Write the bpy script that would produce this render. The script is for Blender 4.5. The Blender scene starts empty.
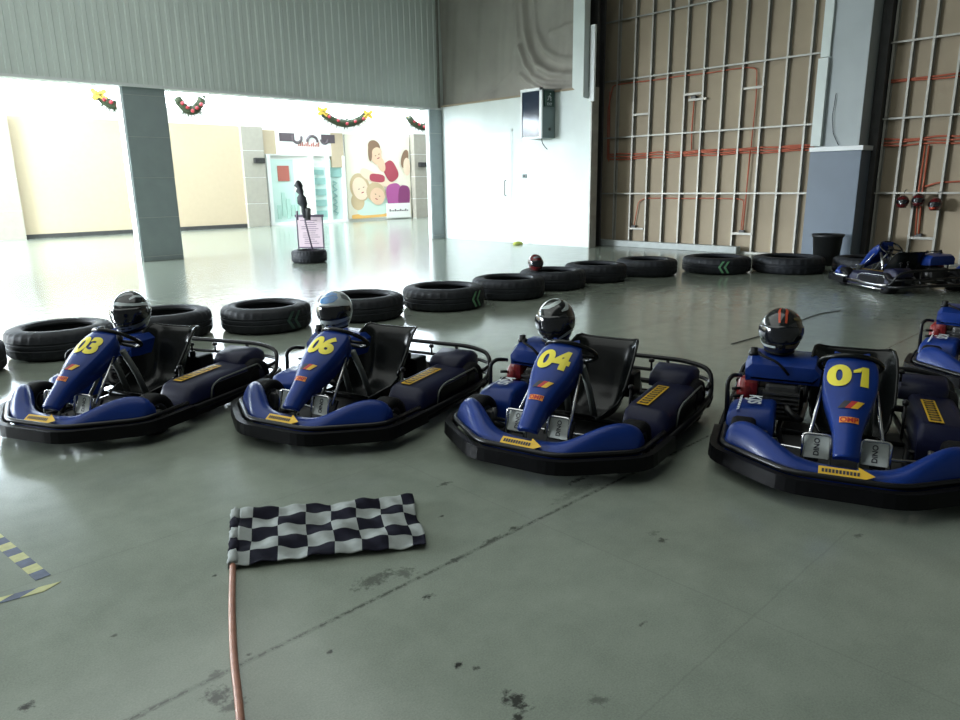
import bpy, bmesh, math, random
from mathutils import Vector, Matrix
random.seed(7)
PI = math.pi
S = bpy.context.scene
COL = S.collection
S.view_settings.view_transform = 'Standard'
S.view_settings.look = 'None'
S.view_settings.gamma = 1
S.view_settings.use_curve_mapping = False
S.view_settings.exposure = 0.0

# ------------------------------------------------------------------ materials
def srgb(r, g, b):
    f = lambda c: (c/255/12.92) if c/255 <= .04045 else ((c/255+.055)/1.055)**2.4
    return (f(r), f(g), f(b), 1)

def mat(name, col, rough=.5, metal=0., var=0., scale=6., bump=0., bscale=40., coat=0., emit=0., spec=.5):
    m = bpy.data.materials.new(name); m.use_nodes = True
    nt = m.node_tree; b = nt.nodes['Principled BSDF']
    b.inputs['Base Color'].default_value = col
    b.inputs['Roughness'].default_value = rough
    b.inputs['Metallic'].default_value = metal
    b.inputs['Coat Weight'].default_value = coat
    b.inputs['Coat Roughness'].default_value = .08
    b.inputs['Specular IOR Level'].default_value = spec
    if emit:
        b.inputs['Emission Color'].default_value = col
        b.inputs['Emission Strength'].default_value = emit
    tc = nt.nodes.new('ShaderNodeTexCoord')
    if var:
        n = nt.nodes.new('ShaderNodeTexNoise'); n.inputs['Scale'].default_value = scale
        n.inputs['Detail'].default_value = 5
        nt.links.new(tc.outputs['Object'], n.inputs['Vector'])
        mr = nt.nodes.new('ShaderNodeMapRange')
        mr.inputs['From Min'].default_value = .3; mr.inputs['From Max'].default_value = .7
        mr.inputs['To Min'].default_value = 1-var; mr.inputs['To Max'].default_value = 1+var
        nt.links.new(n.outputs['Fac'], mr.inputs['Value'])
        v = nt.nodes.new('ShaderNodeVectorMath'); v.operation = 'SCALE'
        v.inputs[0].default_value = col[:3]
        nt.links.new(mr.outputs['Result'], v.inputs['Scale'])
        nt.links.new(v.outputs['Vector'], b.inputs['Base Color'])
    if bump:
        n2 = nt.nodes.new('ShaderNodeTexNoise'); n2.inputs['Scale'].default_value = bscale
        n2.inputs['Detail'].default_value = 4
        nt.links.new(tc.outputs['Object'], n2.inputs['Vector'])
        bp = nt.nodes.new('ShaderNodeBump'); bp.inputs['Strength'].default_value = bump
        bp.inputs['Distance'].default_value = .01
        nt.links.new(n2.outputs['Fac'], bp.inputs['Height'])
        nt.links.new(bp.outputs['Normal'], b.inputs['Normal'])
    return m

class NB:
    """tiny math-node builder"""
    def __init__(s, nt): s.nt = nt
    def m(s, op, a, b=None, c=None):
        n = s.nt.nodes.new('ShaderNodeMath'); n.operation = op
        for i, v in enumerate((a, b, c)):
            if v is None: continue
            if isinstance(v, (int, float)): n.inputs[i].default_value = v
            else: s.nt.links.new(v, n.inputs[i])
        return n.outputs[0]

def floor_material():
    m = bpy.data.materials.new('polished_floor'); m.use_nodes = True
    nt = m.node_tree; b = nt.nodes['Principled BSDF']; L = nt.links; N = NB(nt)
    tc = nt.nodes.new('ShaderNodeTexCoord'); sp = nt.nodes.new('ShaderNodeSeparateXYZ')
    L.new(tc.outputs['Object'], sp.inputs[0]); X, Y = sp.outputs[0], sp.outputs[1]
    def noise(sc, det=4, rough=.55):
        n = nt.nodes.new('ShaderNodeTexNoise'); n.inputs['Scale'].default_value = sc
        n.inputs['Detail'].default_value = det; n.inputs['Roughness'].default_value = rough
        L.new(tc.outputs['Object'], n.inputs['Vector']); return n.outputs['Fac']
    big, mid, fine, wob = noise(.55), noise(5, 6, .65), noise(160, 3), noise(38, 5, .7)
    # speckled terrazzo grey-green
    t = N.m('ADD', N.m('MULTIPLY', big, .35), N.m('MULTIPLY', mid, .35))
    t = N.m('ADD', t, N.m('MULTIPLY', fine, .42)); t = N.m('SUBTRACT', t, .06)
    cr = nt.nodes.new('ShaderNodeValToRGB'); L.new(t, cr.inputs[0])
    cr.color_ramp.elements[0].position = .3; cr.color_ramp.elements[0].color = FLOOR_A
    cr.color_ramp.elements[1].position = .7; cr.color_ramp.elements[1].color = FLOOR_B
    dirt = None
    def add(d):
        nonlocal dirt
        dirt = d if dirt is None else N.m('MAXIMUM', dirt, d)
    # slab joints along X at regular Y and across at regular X: fine dark lines
    def joint(axis, at, w, k, wobble=.02):
        d = N.m('ABSOLUTE', N.m('SUBTRACT', N.m('ADD', axis, N.m('MULTIPLY', N.m('SUBTRACT', mid, .5), wobble)), at))
        r = N.m('SUBTRACT', 1.0, N.m('MINIMUM', N.m('DIVIDE', d, w), 1.0))
        add(N.m('MULTIPLY', r, k))
    for y0 in (-1.2, -.1, .95, 3.05, 5.15, 6.2, 8.3, 10.4, 12.5): joint(Y, y0, .006, .13)
    for x0 in (.1, 2.22, 4.34, 6.46, 8.58, 10.7, 12.8): joint(X, x0, .006, .13)
    # grimy joint with wear
    d = N.m('ABSOLUTE', N.m('SUBTRACT', Y, 1.99))
    r = N.m('SUBTRACT', 1.0, N.m('MINIMUM', N.m('DIVIDE', d, .016), 1.0))
    g = N.m('MULTIPLY', r, N.m('GREATER_THAN', wob, .5)); add(N.m('MULTIPLY', g, .75)); add(N.m('MULTIPLY', r, .28))
    stains = [(1.41,2.10,.11,.045,.55),(1.52,2.06,.05,.05,.5),(1.48,1.86,.028,.018,.95),(1.74,1.99,.05,.02,.7),(1.95,2.0,.06,.02,.7),
              (2.10,2.01,.03,.02,.7),(2.47,1.48,.03,.02,.7),(2.5,1.54,.04,.02,.35),(1.31,1.25,.035,.055,.9),(1.27,1.20,.02,.03,.9),
              (1.30,1.49,.022,.014,.95),(1.33,1.44,.015,.012,.8),(.25,2.26,.03,.02,.95),(1.04,1.84,.014,.010,.95),(.97,2.58,.012,.009,.9),
              (.68,1.90,.045,.05,.8),(.70,1.83,.05,.03,.7),(.72,2.0,.03,.03,.6),(1.49,1.08,.03,.03,.5),(2.72,2.14,.10,.02,.7),(2.6,2.05,.2,.04,.3),
              (2.2,2.6,.05,.02,.6),(1.7,2.6,.02,.012,.8),(.84,2.02,.012,.01,.7),(3.1,.9,.03,.015,.5),(1.9,1.2,.02,.01,.6),(2.9,.45,.02,.02,.5),
              (1.62,2.28,.03,.01,.5),(.55,2.45,.018,.01,.6),(.42,1.98,.16,.008,.55),(1.95,2.33,.02,.01,.7)]
    wv = N.m('MULTIPLY', N.m('SUBTRACT', wob, .5), 3.6)
    for (cx, cy, rx, ry, k) in stains:
        dx = N.m('DIVIDE', N.m('SUBTRACT', X, cx), rx); dy = N.m('DIVIDE', N.m('SUBTRACT', Y, cy), ry)
        q = N.m('ADD', N.m('SQRT', N.m('ADD', N.m('MULTIPLY', dx, dx), N.m('MULTIPLY', dy, dy))), wv)
        s_ = N.m('MULTIPLY', N.m('SUBTRACT', 1.0, N.m('MINIMUM', N.m('MAXIMUM', q, 0.0), 1.0)), k*1.5)
        add(N.m('MINIMUM', s_, k))
    # curved tyre scuffs
    for (cx, cy, R0, w, k) in [(9.6,-1.5,6.2,.10,.30),(9.8,-1.2,6.9,.12,.22),(2.2,9.6,5.2,.09,.25),(6.5,10.5,6.3,.12,.25)]:
        dx = N.m('SUBTRACT', X, cx); dy = N.m('SUBTRACT', Y, cy)
        q = N.m('ABSOLUTE', N.m('SUBTRACT', N.m('SQRT', N.m('ADD', N.m('MULTIPLY', dx, dx), N.m('MULTIPLY', dy, dy))), R0))
        s_ = N.m('SUBTRACT', 1.0, N.m('MINIMUM', N.m('DIVIDE', q, w), 1.0))
        add(N.m('MULTIPLY', N.m('MULTIPLY', s_, mid), k))
    mx = nt.nodes.new('ShaderNodeMix'); mx.data_type = 'RGBA'
    L.new(dirt, mx.inputs[0]); L.new(cr.outputs[0], mx.inputs[6]); mx.inputs[7].default_value = (.012, .011, .010, 1)
    L.new(mx.outputs[2], b.inputs['Base Color'])
    ro = N.m('ADD', N.m('MULTIPLY', mid, .10), FLOOR_R)
    L.new(ro, b.inputs['Roughness'])
    b.inputs['IOR'].default_value = 1.6
    bp = nt.nodes.new('ShaderNodeBump'); bp.inputs['Strength'].default_value = .05; bp.inputs['Distance'].default_value = .02
    L.new(big, bp.inputs['Height']); L.new(bp.outputs['Normal'], b.inputs['Normal'])
    return m

WIN = 15.0
FLOOR_A = (.165, .192, .158, 1); FLOOR_B = (.30, .335, .28, 1); FLOOR_R = .125

M = {}
M['floor'] = floor_material()
M['panel'] = mat('painted_sheet_cladding', (.66,.72,.69,1), .55, var=.05, scale=.7)
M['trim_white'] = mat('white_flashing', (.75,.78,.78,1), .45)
M['white_wall'] = mat('white_plaster', (.62,.68,.66,1), .6, var=.05, scale=1.6, bump=.1)
M['door_white'] = mat('white_door_paint', (.66,.70,.69,1), .45, var=.03)
M['tarp'] = mat('grey_tarpaulin', (.31,.295,.26,1), .75, var=.10, scale=1.2, bump=.15, bscale=8)
M['board'] = mat('beige_gypsum_board', (.33,.27,.19,1), .8, var=.10, scale=.9, bump=.05)
M['stud'] = mat('galvanised_steel', (.38,.37,.33,1), .5, .25, var=.08, scale=9)
M['rail'] = mat('weathered_galvanised_steel', (.30,.30,.27,1), .5, .4, var=.15, scale=5)
M['conduit'] = mat('orange_corrugated_conduit', (.42,.10,.05,1), .6, var=.15)
M['dark_steel'] = mat('dark_painted_steel', (.045,.045,.045,1), .5, var=.15)
M['pillar_grey'] = mat('pale_grey_pillar_paint', (.36,.40,.41,1), .55, var=.06, scale=1.5)
M['pillar_blue'] = mat('blue_grey_pillar_paint', (.12,.155,.20,1), .5, var=.06, scale=1.5)
M['tile_grey'] = mat('grey_stone_tile', (.28,.33,.335,1), .38, var=.06, scale=3)
M['grout'] = mat('pale_grout', (.42,.45,.44,1), .7)
M['cream'] = mat('cream_hoarding', (.52,.425,.30,1), .6, var=.02)
M['white_bright'] = mat('white_mall_paint', (.86,.86,.82,1), .5)
M['pilaster'] = mat('beige_grey_stone', (.36,.34,.29,1), .45, var=.05)
M['lampblack'] = mat('black_lamp_housing', (.03,.03,.03,1), .5)
M['ceiling'] = mat('ceiling_paint', (.30,.31,.30,1), .8)
M['curb'] = mat('grey_skirting_curb', (.34,.37,.36,1), .5, var=.1)
# karts
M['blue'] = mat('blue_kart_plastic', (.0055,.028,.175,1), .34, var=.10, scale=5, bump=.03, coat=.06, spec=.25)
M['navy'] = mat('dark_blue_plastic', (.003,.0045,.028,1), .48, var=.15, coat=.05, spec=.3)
M['black'] = mat('black_plastic', (.004,.004,.005,1), .4, var=.2, scale=10, bump=.05, spec=.12)
M['gloss'] = mat('black_fibreglass', (.004,.005,.005,1), .25, coat=.12, spec=.3)
M['frame'] = mat('black_powder_coated_tube', (.010,.010,.011,1), .3, .2, spec=.4)
M['chrome'] = mat('chromed_steel', (.65,.65,.66,1), .2, 1.)
M['steelgrey'] = mat('grey_sleeve', (.12,.13,.12,1), .5, .2)
M['alloy'] = mat('cast_alloy', (.10,.10,.10,1), .42, .7, var=.2, scale=20)
M['rubber'] = mat('black_kart_rubber', (.006,.006,.007,1), .7, bump=.3, bscale=60, spec=.2)
M['red'] = mat('red_engine_cowl', (.20,.012,.012,1), .35, coat=.3)
M['yellow'] = mat('yellow_vinyl', (.72,.62,.04,1), .45)
M['yellow2'] = mat('amber_vinyl', (.70,.42,.02,1), .45)
M['orange'] = mat('orange_vinyl', (.80,.27,.02,1), .45)
M['ink'] = mat('dark_ink', (.02,.02,.03,1), .5)
M['redink'] = mat('red_vinyl', (.42,.02,.015,1), .45)
M['offwhite'] = mat('offwhite_plate', (.42,.45,.42,1), .45, var=.15, scale=18)
M['whiteink'] = mat('white_vinyl', (.60,.64,.66,1), .5)
# tyres
M['tyre'] = mat('dusty_truck_rubber', (.016,.018,.022,1), .6, var=.35, scale=5, bump=.3, bscale=30, spec=.3)
M['tyre_worn'] = mat('worn_grey_bead', (.13,.13,.13,1), .6, var=.3, scale=12)
M['chev'] = mat('pale_green_paint', (.10,.26,.13,1), .55, var=.3, scale=25)
M['chev_dull'] = mat('faded_green_paint', (.03,.07,.055,1), .6, var=.3, scale=25)
# misc
M['visor'] = mat('dark_visor', (.006,.007,.010,1), .12, coat=.6)
M['pink_paper'] = mat('pale_pink_notice', (.62,.50,.55,1), .7, var=.04, scale=12)
M['purple_frame'] = mat('dull_purple_frame', (.11,.08,.12,1), .5)
M['copper'] = mat('reddish_brown_pole', (.33,.15,.10,1), .38, .1, var=.15, scale=30)
M['cab_grey'] = mat('grey_cabinet_paint', (.17,.22,.22,1), .5)
M['cab_glass'] = mat('dark_cabinet_glass', (.012,.022,.045,1), .15, coat=.5)
M['exit_green'] = mat('dark_green_sign', (.012,.055,.038,1), .4)
M['bucket'] = mat('black_bucket_plastic', (.012,.013,.014,1), .45)

# ------------------------------------------------------------------ geometry helpers
def link(o): COL.objects.link(o); return o

def tag(o, label=None, cat=None, group=None, kind=None):
    if label: o['label'] = label
    if cat: o['category'] = cat
    if group: o['group'] = group
    if kind: o['kind'] = kind
    return o

def empty(name, loc=(0,0,0), rz=0., label=None, cat=None, group=None):
    o = bpy.data.objects.new(name, None); o.location = loc; o.rotation_euler = (0,0,rz)
    o.empty_display_size = .1; link(o); tag(o, label, cat, group); return o

class MB:
    def __init__(s): s.b = bmesh.new()
    def verts_faces(s, vs, fs, smooth=True, mi=0):
        bv = [s.b.verts.new(v) for v in vs]
        for f in fs:
            try:
                q = s.b.faces.new([bv[i] for i in f]); q.smooth = smooth; q.material_index = mi
            except ValueError: pass
        return bv
    def box(s, c, d, rot=None, bev=0., mi=0):
        n0 = set(s.b.verts)
        r = bmesh.ops.create_cube(s.b, size=1)
        vs = r['verts']
        for v in vs: v.co = Vector((v.co.x*d[0], v.co.y*d[1], v.co.z*d[2]))
        if bev > 0:
            es = list({e for v in vs for e in v.link_edges})
            bmesh.ops.bevel(s.b, geom=es, offset=bev, segments=2, affect='EDGES', profile=.6)
            vs = [v for v in s.b.verts if v not in n0]
        mt = Matrix.Translation(Vector(c))
        if rot is not None: mt = mt @ (rot if isinstance(rot, Matrix) else Matrix.Rotation(rot, 4, 'Z'))
        for v in vs: v.co = mt @ v.co
        for f in {f for v in vs for f in v.link_faces}: f.material_index = mi
        return s
    def span(s, x0, x1, y0, y1, z0, z1, bev=0., mi=0):
        return s.box(((x0+x1)/2, (y0+y1)/2, (z0+z1)/2), (abs(x1-x0), abs(y1-y0), abs(z1-z0)), bev=bev, mi=mi)
    def loft(s, rings, closed=True, caps=True, smooth=True, mi=0):
        n = len(rings[0]); bv = [[s.b.verts.new(p) for p in r] for r in rings]
        for i in range(len(rings)-1):
            for j in range(n if closed else n-1):
                k = (j+1) % n
                try:
                    f = s.b.faces.new((bv[i][j], bv[i][k], bv[i+1][k], bv[i+1][j])); f.smooth = smooth; f.material_index = mi
                except ValueError: pass
        if caps and closed:
            for r in (bv[0][::-1], bv[-1]):
                try:
                    f = s.b.faces.new(r); f.material_index = mi
                except ValueError: pass
        return s
    def tube(s, pts, r, seg=10, fil=0., closed=False, mi=0):
        P = [Vector(p) for p in pts]
        if fil > 0:
            Q = []; n = len(P)
            for i, p in enumerate(P):
                if not closed and i in (0, n-1): Q.append(p); continue
                a, c = P[i-1], P[(i+1) % n]; la, lc = (a-p).length, (c-p).length
                k = min(fil, la*.45, lc*.45)
                A = p+(a-p).normalized()*k; B = p+(c-p).normalized()*k
                for t in (0, .25, .5, .75, 1): Q.append((1-t)**2*A+2*t*(1-t)*p+t*t*B)
            P = Q
        n = len(P); rings = []; up = None
        for i in range(n):
            if closed: t = (P[(i+1) % n]-P[i-1])
            else: t = (P[min(i+1, n-1)]-P[max(i-1, 0)])
            t.normalize()
            if up is None:
                up = Vector((0,0,1)) if abs(t.z) < .9 else Vector((1,0,0))
            u = (up - t*up.dot(t)).normalized(); w = t.cross(u); up = u
            rr = r(i/(n-1)) if callable(r) else r
            rings.append([P[i]+(u*math.cos(2*PI*j/seg)+w*math.sin(2*PI*j/seg))*rr for j in range(seg)])
        if closed: rings.append(rings[0]); return s.loft(rings, True, False, mi=mi)
        return s.loft(rings, mi=mi)
    def revolve(s, prof, axis='Z', c=(0,0,0), seg=32, mi=0, mf=None, closed=False):
        """prof: list of (radius, height)"""
        c = Vector(c); pr = list(prof) + ([prof[0]] if closed else [])
        rings = []
        for (r, h) in pr:
            ring = []
            for j in range(seg):
                a = 2*PI*j/seg; p = (r*math.cos(a), r*math.sin(a), h)
                if axis == 'Y': p = (p[0], p[2], p[1])
                elif axis == 'X': p = (p[2], p[0], p[1])
                ring.append(c+Vector(p))
            rings.append(ring)
        return s.loft(rings, True, False if closed else True, mi=mi)
    def build(s, name, m, parent=None, smooth=None, mods=()):
        bmesh.ops.remove_doubles(s.b, verts=s.b.verts, dist=1e-6)
        bmesh.ops.recalc_face_normals(s.b, faces=s.b.faces)
        me = bpy.data.meshes.new(name); s.b.to_mesh(me); s.b.free()
        for x in (m if isinstance(m, (list, tuple)) else [m]): me.materials.append(x)
        o = bpy.data.objects.new(name, me); link(o)
        if parent is not None: o.parent = parent
        if smooth is not None:
            for p in me.polygons: p.use_smooth = smooth
        return o

def subsurf(o, l=2):
    d = o.modifiers.new('s', 'SUBSURF'); d.levels = l; d.render_levels = l; return o
def solid(o, t, off=-1):
    d = o.modifiers.new('t', 'SOLIDIFY'); d.thickness = t; d.offset = off; return o
def angle_smooth(o, deg=40):
    me = o.data
    me.shade_smooth() if hasattr(me, 'shade_smooth') else None
    try: me.set_sharp_from_angle(angle=math.radians(deg))
    except Exception: pass
    return o

def copy_tree(o, parent=None):
    c = o.copy(); link(c)
    if parent is not None: c.parent = parent
    for ch in o.children: copy_tree(ch, c)
    return c

def text_tris(body, size, bold=0., shear=0.):
    """flat lettering as (verts, faces), centred on the origin"""
    cu = bpy.data.curves.new('t', 'FONT'); cu.body = body; cu.size = size; cu.offset = bold; cu.shear = shear
    cu.align_x = 'CENTER'; cu.align_y = 'CENTER'; cu.resolution_u = 6
    ob = bpy.data.objects.new('t', cu); link(ob)
    dg = bpy.context.evaluated_depsgraph_get(); me = ob.evaluated_get(dg).to_mesh()
    bm = bmesh.new(); bm.from_mesh(me)
    ob.evaluated_get(dg).to_mesh_clear()
    bpy.data.objects.remove(ob); bpy.data.curves.remove(cu)
    xs = [v.co.x for v in bm.verts]; ys = [v.co.y for v in bm.verts]
    cx, cy = (min(xs)+max(xs))/2, (min(ys)+max(ys))/2
    for v in bm.verts: v.co.x -= cx; v.co.y -= cy
    return bm, max(xs)-min(xs), max(ys)-min(ys)

def lettering(mb, body, size, fn, bold=0., shear=0., step=None, sx=1.):
    """place lettering through fn(u, v) -> point"""
    bm, w, h = text_tris(body, size, bold, shear)
    if step:
        for ax, ext in ((0, w), (1, h)):
            k = -ext/2
            while k < ext/2:
                no = (1,0,0) if ax == 0 else (0,1,0); co = (k,0,0) if ax == 0 else (0,k,0)
                bmesh.ops.bisect_plane(bm, geom=bm.verts[:]+bm.edges[:]+bm.faces[:], plane_co=co, plane_no=no)
                k += step
    bmesh.ops.triangulate(bm, faces=bm.faces[:])
    idx = {v: i for i, v in enumerate(bm.verts)}
    vs = [fn(v.co.x*sx, v.co.y) for v in bm.verts]; fs = [[idx[v] for v in f.verts] for f in bm.faces]
    bm.free(); mb.verts_faces(vs, fs, False); return mb

def patch(mb, poly, fn, sub=6, mi=0):
    """fill a (u,v) quad strip / polygon mapped by fn; poly = 4 corners"""
    a, b, c, d = [Vector((p[0], p[1])) for p in poly]
    vs = []; fs = []
    for i in range(sub+1):
        for j in range(sub+1):
            s_, t = i/sub, j/sub
            p = (a*(1-s_)+b*s_)*(1-t)+(d*(1-s_)+c*s_)*t
            vs.append(fn(p.x, p.y))
    for i in range(sub):
        for j in range(sub):
            k = i*(sub+1)+j; fs.append((k, k+sub+1, k+sub+2, k+1))
    mb.verts_faces(vs, fs, True, mi); return mb

# ------------------------------------------------------------------ camera (room axes: X towards the stud wall, Y towards the mall corridor)
Rw = Matrix(((0.7228897861554002, 0.17638451513825046, -0.668070999139795),
             (-0.6908106696426846, 0.1641687822498482, -0.7041514252221802),
             (-0.01452500533650275, 0.9705344474845012, 0.24052424091124028)))
cd = bpy.data.cameras.new('camera'); cam = bpy.data.objects.new('camera', cd); link(cam)
cd.sensor_width = 36; cd.lens = 708*36/960; cd.clip_end = 200
mw = Rw.to_4x4(); mw.translation = Vector((0, 0, 1.5)); cam.matrix_world = mw
S.camera = cam

# ------------------------------------------------------------------ setting
def struct(name, mb, m, parent=None, label=None):
    o = mb.build(name, m, parent)
    if parent is None: o['kind'] = 'structure'
    if label: o['label'] = label
    return o

struct('floor', MB().span(-12, 32, -9, 27.3, -.12, 0), M['floor'], label='polished grey-green speckled floor with grimy joints and tyre scuffs')
WY = 15.9; HZ = 3.53; TOP = 8.0
# left wall: ribbed sheet header above the wide opening to the corridor
mb = MB(); x = -12.0
rings = []
pts = []
while x < 13.66:
    pts += [(x, WY), (x+.10, WY), (x+.115, WY-.022), (x+.185, WY-.022)]; x += .2
pts.append((13.66, WY))
mb.loft([[Vector((p[0], p[1], HZ+.05)) for p in pts], [Vector((p[0], p[1], TOP)) for p in pts]], closed=False, smooth=False)
mb.span(-12, 14.2, WY+.03, WY+.28, HZ+.05, TOP)
wl = struct('wall_left', mb, M['panel'], label='pale grey-green ribbed sheet wall above the wide opening')
MB().span(-12, 13.72, WY-.06, WY+.30, HZ, HZ+.055).build('edge_flashing', M['trim_white'], wl)
MB().span(13.60, 13.66, WY-.05, WY, HZ+.05, TOP).build('corner_strip', M['rail'], wl)
# slab pillar standing in the opening
def tiled(name, x0, x1, y0, y1, z1, label, step=.82, start=.1):
    c = MB(); z = 0.0; k = start
    zs = [0, start]
    while zs[-1]+step < z1: zs.append(zs[-1]+step)
    zs.append(z1)
    for a, b in zip(zs[:-1], zs[1:]):
        c.span(x0, x1, y0, y1, a+.006, b-.006, bev=.004)
    o = struct(name, c, M['tile_grey'], label=label)
    MB().span(x0+.006, x1-.006, y0+.006, y1-.006, 0, z1).build('grout_core', M['grout'], o)
    return o
c1 = tiled('column_1', 5.27, 6.13, 15.93, 16.24, HZ, 'grey tiled pillar standing in the middle of the opening')
MB().span(5.235, 5.268, 15.95, 16.22, 0, HZ, bev=.004).build('lit_side_slab', M['trim_white'], c1)  # white colour stands in for corridor light on the pillar's left side
tiled('column_2', 13.22, 13.72, 15.80, 15.98, HZ, 'grey tiled jamb pillar at the right end of the opening', step=1.4)
MB().span(13.19, 13.218, 15.82, 15.96, 0, HZ, bev=.004).build('lit_side_slab', M['trim_white'], bpy.data.objects['column_2'])  # same painted-on light for the left side of the jamb
# back wall: white plaster part with flush door
mb = MB(); mb.span(13.66, 13.93, 10.58, 15.80, 0, 3.62)
wb = struct('wall_back', mb, M['white_wall'], label='white plastered wall with ragged top edge between the opening and the studs')
MB().span(13.61, 13.70, 10.9, 15.78, 3.60, 3.64).build('ragged_edge', M['board'], wb)
MB().span(13.65, 13.90, 10.55, 10.58, 0, 3.62).build('wall_end_trim', M['rail'], wb)
d1 = MB(); d1.span(13.650, 13.66, 13.12, 15.27, 0.02, 2.80)
d1 = struct('door_1', d1, M['door_white'], label='flush white door painted like the wall around it')
mb = MB(); mb.span(13.652, 13.66, 15.28, 15.33, 0, 2.86); mb.span(13.652, 13.66, 13.06, 13.11, 0, 2.86); mb.span(13.652, 13.66, 13.06, 15.33, 2.81, 2.86)
mb.build('door_frame', M['white_wall'], d1)
mb = MB(); mb.tube([(13.64,13.3,1.2),(13.59,13.3,1.22),(13.59,13.3,1.58),(13.64,13.3,1.6)], .012, fil=.03); mb.build('door_handle', M['steelgrey'], d1)
o = MB().box((13.65,12.64,1.69),(.03,.14,.10),bev=.008).build('wall_switch', M['cab_grey']); tag(o,'small grey switch plate on the white wall beside the door','switch')
MB().box((13.63,12.64,1.69),(.012,.06,.05),bev=.004).build('switch_button', M['lampblack'], o)

# tarpaulin above the white wall
def tarp(y0, y1, z0, z1, fn, nx=150, nz=110):
    vs = []; fs = []
    for i in range(nx+1):
        for j in range(nz+1):
            u, v = i/nx, j/nz
            y = y0+(y1-y0)*u; z = z0+(z1-z0)*v
            vs.append((13.80-fn(y, z), y, z + .06*math.sin(y*2.1)*(1-v)))
    for i in range(nx):
        for j in range(nz):
            k = i*(nz+1)+j; fs.append((k, k+nz+1, k+nz+2, k+1))
    b = MB(); b.verts_faces(vs, fs); return b
SWAGS = [([(12.85,8.),(12.80,6.2),(12.78,5.6),(12.72,5.1),(12.55,4.62),(12.25,4.25),(11.8,4.05),(11.1,3.98),(10.8,3.98)],.085,.17),
         ([(12.5,8.),(12.45,6.0),(12.40,5.4),(12.3,5.0),(12.05,4.6),(11.7,4.4),(11.2,4.33)],.07,.09),
         ([(12.95,4.75),(12.75,4.3),(12.45,4.0),(12.0,3.85),(11.1,3.82),(10.8,3.82)],.06,.12),
         ([(12.95,4.1),(12.6,3.85),(12.2,3.70),(11.5,3.66),(10.9,3.66)],.045,.08),
         ([(11.9,4.95),(11.5,5.05),(11.0,5.1)],.05,.06), ([(13.1,8.),(13.08,6.),(13.02,5.)],.05,.05)]
def folds(y, z):
    d = .05*math.sin(y*1.7+.6)+.025*math.sin(y*6.1+z*.6)+.012*math.sin(y*15+z*1.3)
    # sweeping swags hanging between two upper corners (centre y 12.3, draped towards 10.9)
    if y < 13.6:
        for (pl_, w, h) in SWAGS:
            best = 9
            for (a_, b_), (c_, e_) in zip(pl_[:-1], pl_[1:]):
                L2 = (c_-a_)**2+(e_-b_)**2; t = max(0, min(1, ((y-a_)*(c_-a_)+(z-b_)*(e_-b_))/L2))
                best = min(best, math.hypot(y-a_-t*(c_-a_), z-b_-t*(e_-b_)))
            d += h*math.exp(-(best/w)**2)
    # diagonal crease low on the left
    r = (z-3.7)-(14.4-y)*.45
    d += .05*math.exp(-(r/.05)**2)*max(0, 1-abs(y-13.9)/.8)
    return d*min(1, max(.15, (y-10.95)/.45))
tp = tarp(10.80, 15.88, 3.58, TOP, folds).build('tarpaulin', M['tarp'])
solid(tp, .01); tag(tp, 'grey-brown tarpaulin hanging in folds above the white wall', 'tarpaulin')

# white square duct that ends in a slant, beside a dark steel stanchion
mb = MB(); a = .0
x0, x1, y0, y1 = 13.42, 13.62, 10.63, 10.95
mb.verts_faces([(x0,y0,3.38),(x1,y0,3.36),(x1,y1,3.60),(x0,y1,3.62),(x0,y0,TOP),(x1,y0,TOP),(x1,y1,TOP),(x0,y1,TOP)],
               [(0,1,2,3),(4,5,6,7),(0,1,5,4),(1,2,6,5),(2,3,7,6),(3,0,4,7)], False)
o = mb.build('duct', M['white_wall']); tag(o, 'white square duct coming down in front of the tarpaulin', 'duct')
mb = MB(); mb.span(13.95, 14.0, 10.66, 10.92, 0, TOP); mb.span(14.2, 14.25, 10.66, 10.92, 0, TOP); mb.span(13.95, 14.25, 10.77, 10.80, 0, TOP)
struct('column_3', mb, M['dark_steel'], label='dark steel stanchion between the white wall and the studs')
o = MB().span(13.60,13.655,10.47,10.60,3.3,4.9).build('trim_1', M['trim_white']); o['kind']='structure'

# stud wall ------------------------------------------------------------
mb = MB(); edges = [11.03]
mb.span(14.70, 14.80, -9, 16.3, 0, TOP)
ws = struct('wall_right', mb, M['board'], label='unfinished wall of beige boards behind bare metal studs')
seams = MB()
ys = [10.56, 10.09, 9.65, 9.21, 8.77, 8.33, 7.88, 7.45, 7.0, 6.55, 6.1, 4.66, 4.36, 4.04, 3.63, 3.2, 2.78, 2.35, 1.92, 1.5]
for i, y in enumerate(ys):
    b = MB()
    b.span(14.60, 14.606, y-.015, y+.022, .02, TOP-.02); b.span(14.606, 14.70, y+.016, y+.022, .02, TOP-.02); b.span(14.694, 14.70, y-.022, y+.022, .02, TOP-.02)
    st = b.build('stud', M['stud'], ws)
for i, z in enumerate((1.24, 2.54, 3.82, 5.12, 6.4)):
    for (a, c) in ((5.9, 10.92), (.8, 4.95)):
        b = MB(); b.span(14.575, 14.60, a, c, z-.016, z+.016); b.span(14.58, 14.70, a, c, z+.010, z+.016)
        b.build('cross_rail', M['stud'] if i == 0 or (i == 2 and a < 1) else M['rail'], ws)
b = MB(); b.span(14.55, 14.70, -9, 10.92, 0, .03); b.build('bottom_track', M['rail'], ws)
for (y, z) in ((9.9,.42),(7.22,.40),(9.65+.22,3.02),(8.55,3.34),(8.45,3.22),(7.2,3.33),(3.85,.45)):
    MB().span(14.59, 14.66, y-.21, y+.21, z-.022, z+.022).build('backing_strip', M['stud'], ws)
o = MB().span(14.36, 14.55, 7.2, 10.9, 0, .14, bev=.01).build('trim_2', M['curb']); o['kind'] = 'structure'; o['label'] = 'low grey curb along the foot of the stud wall'

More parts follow.
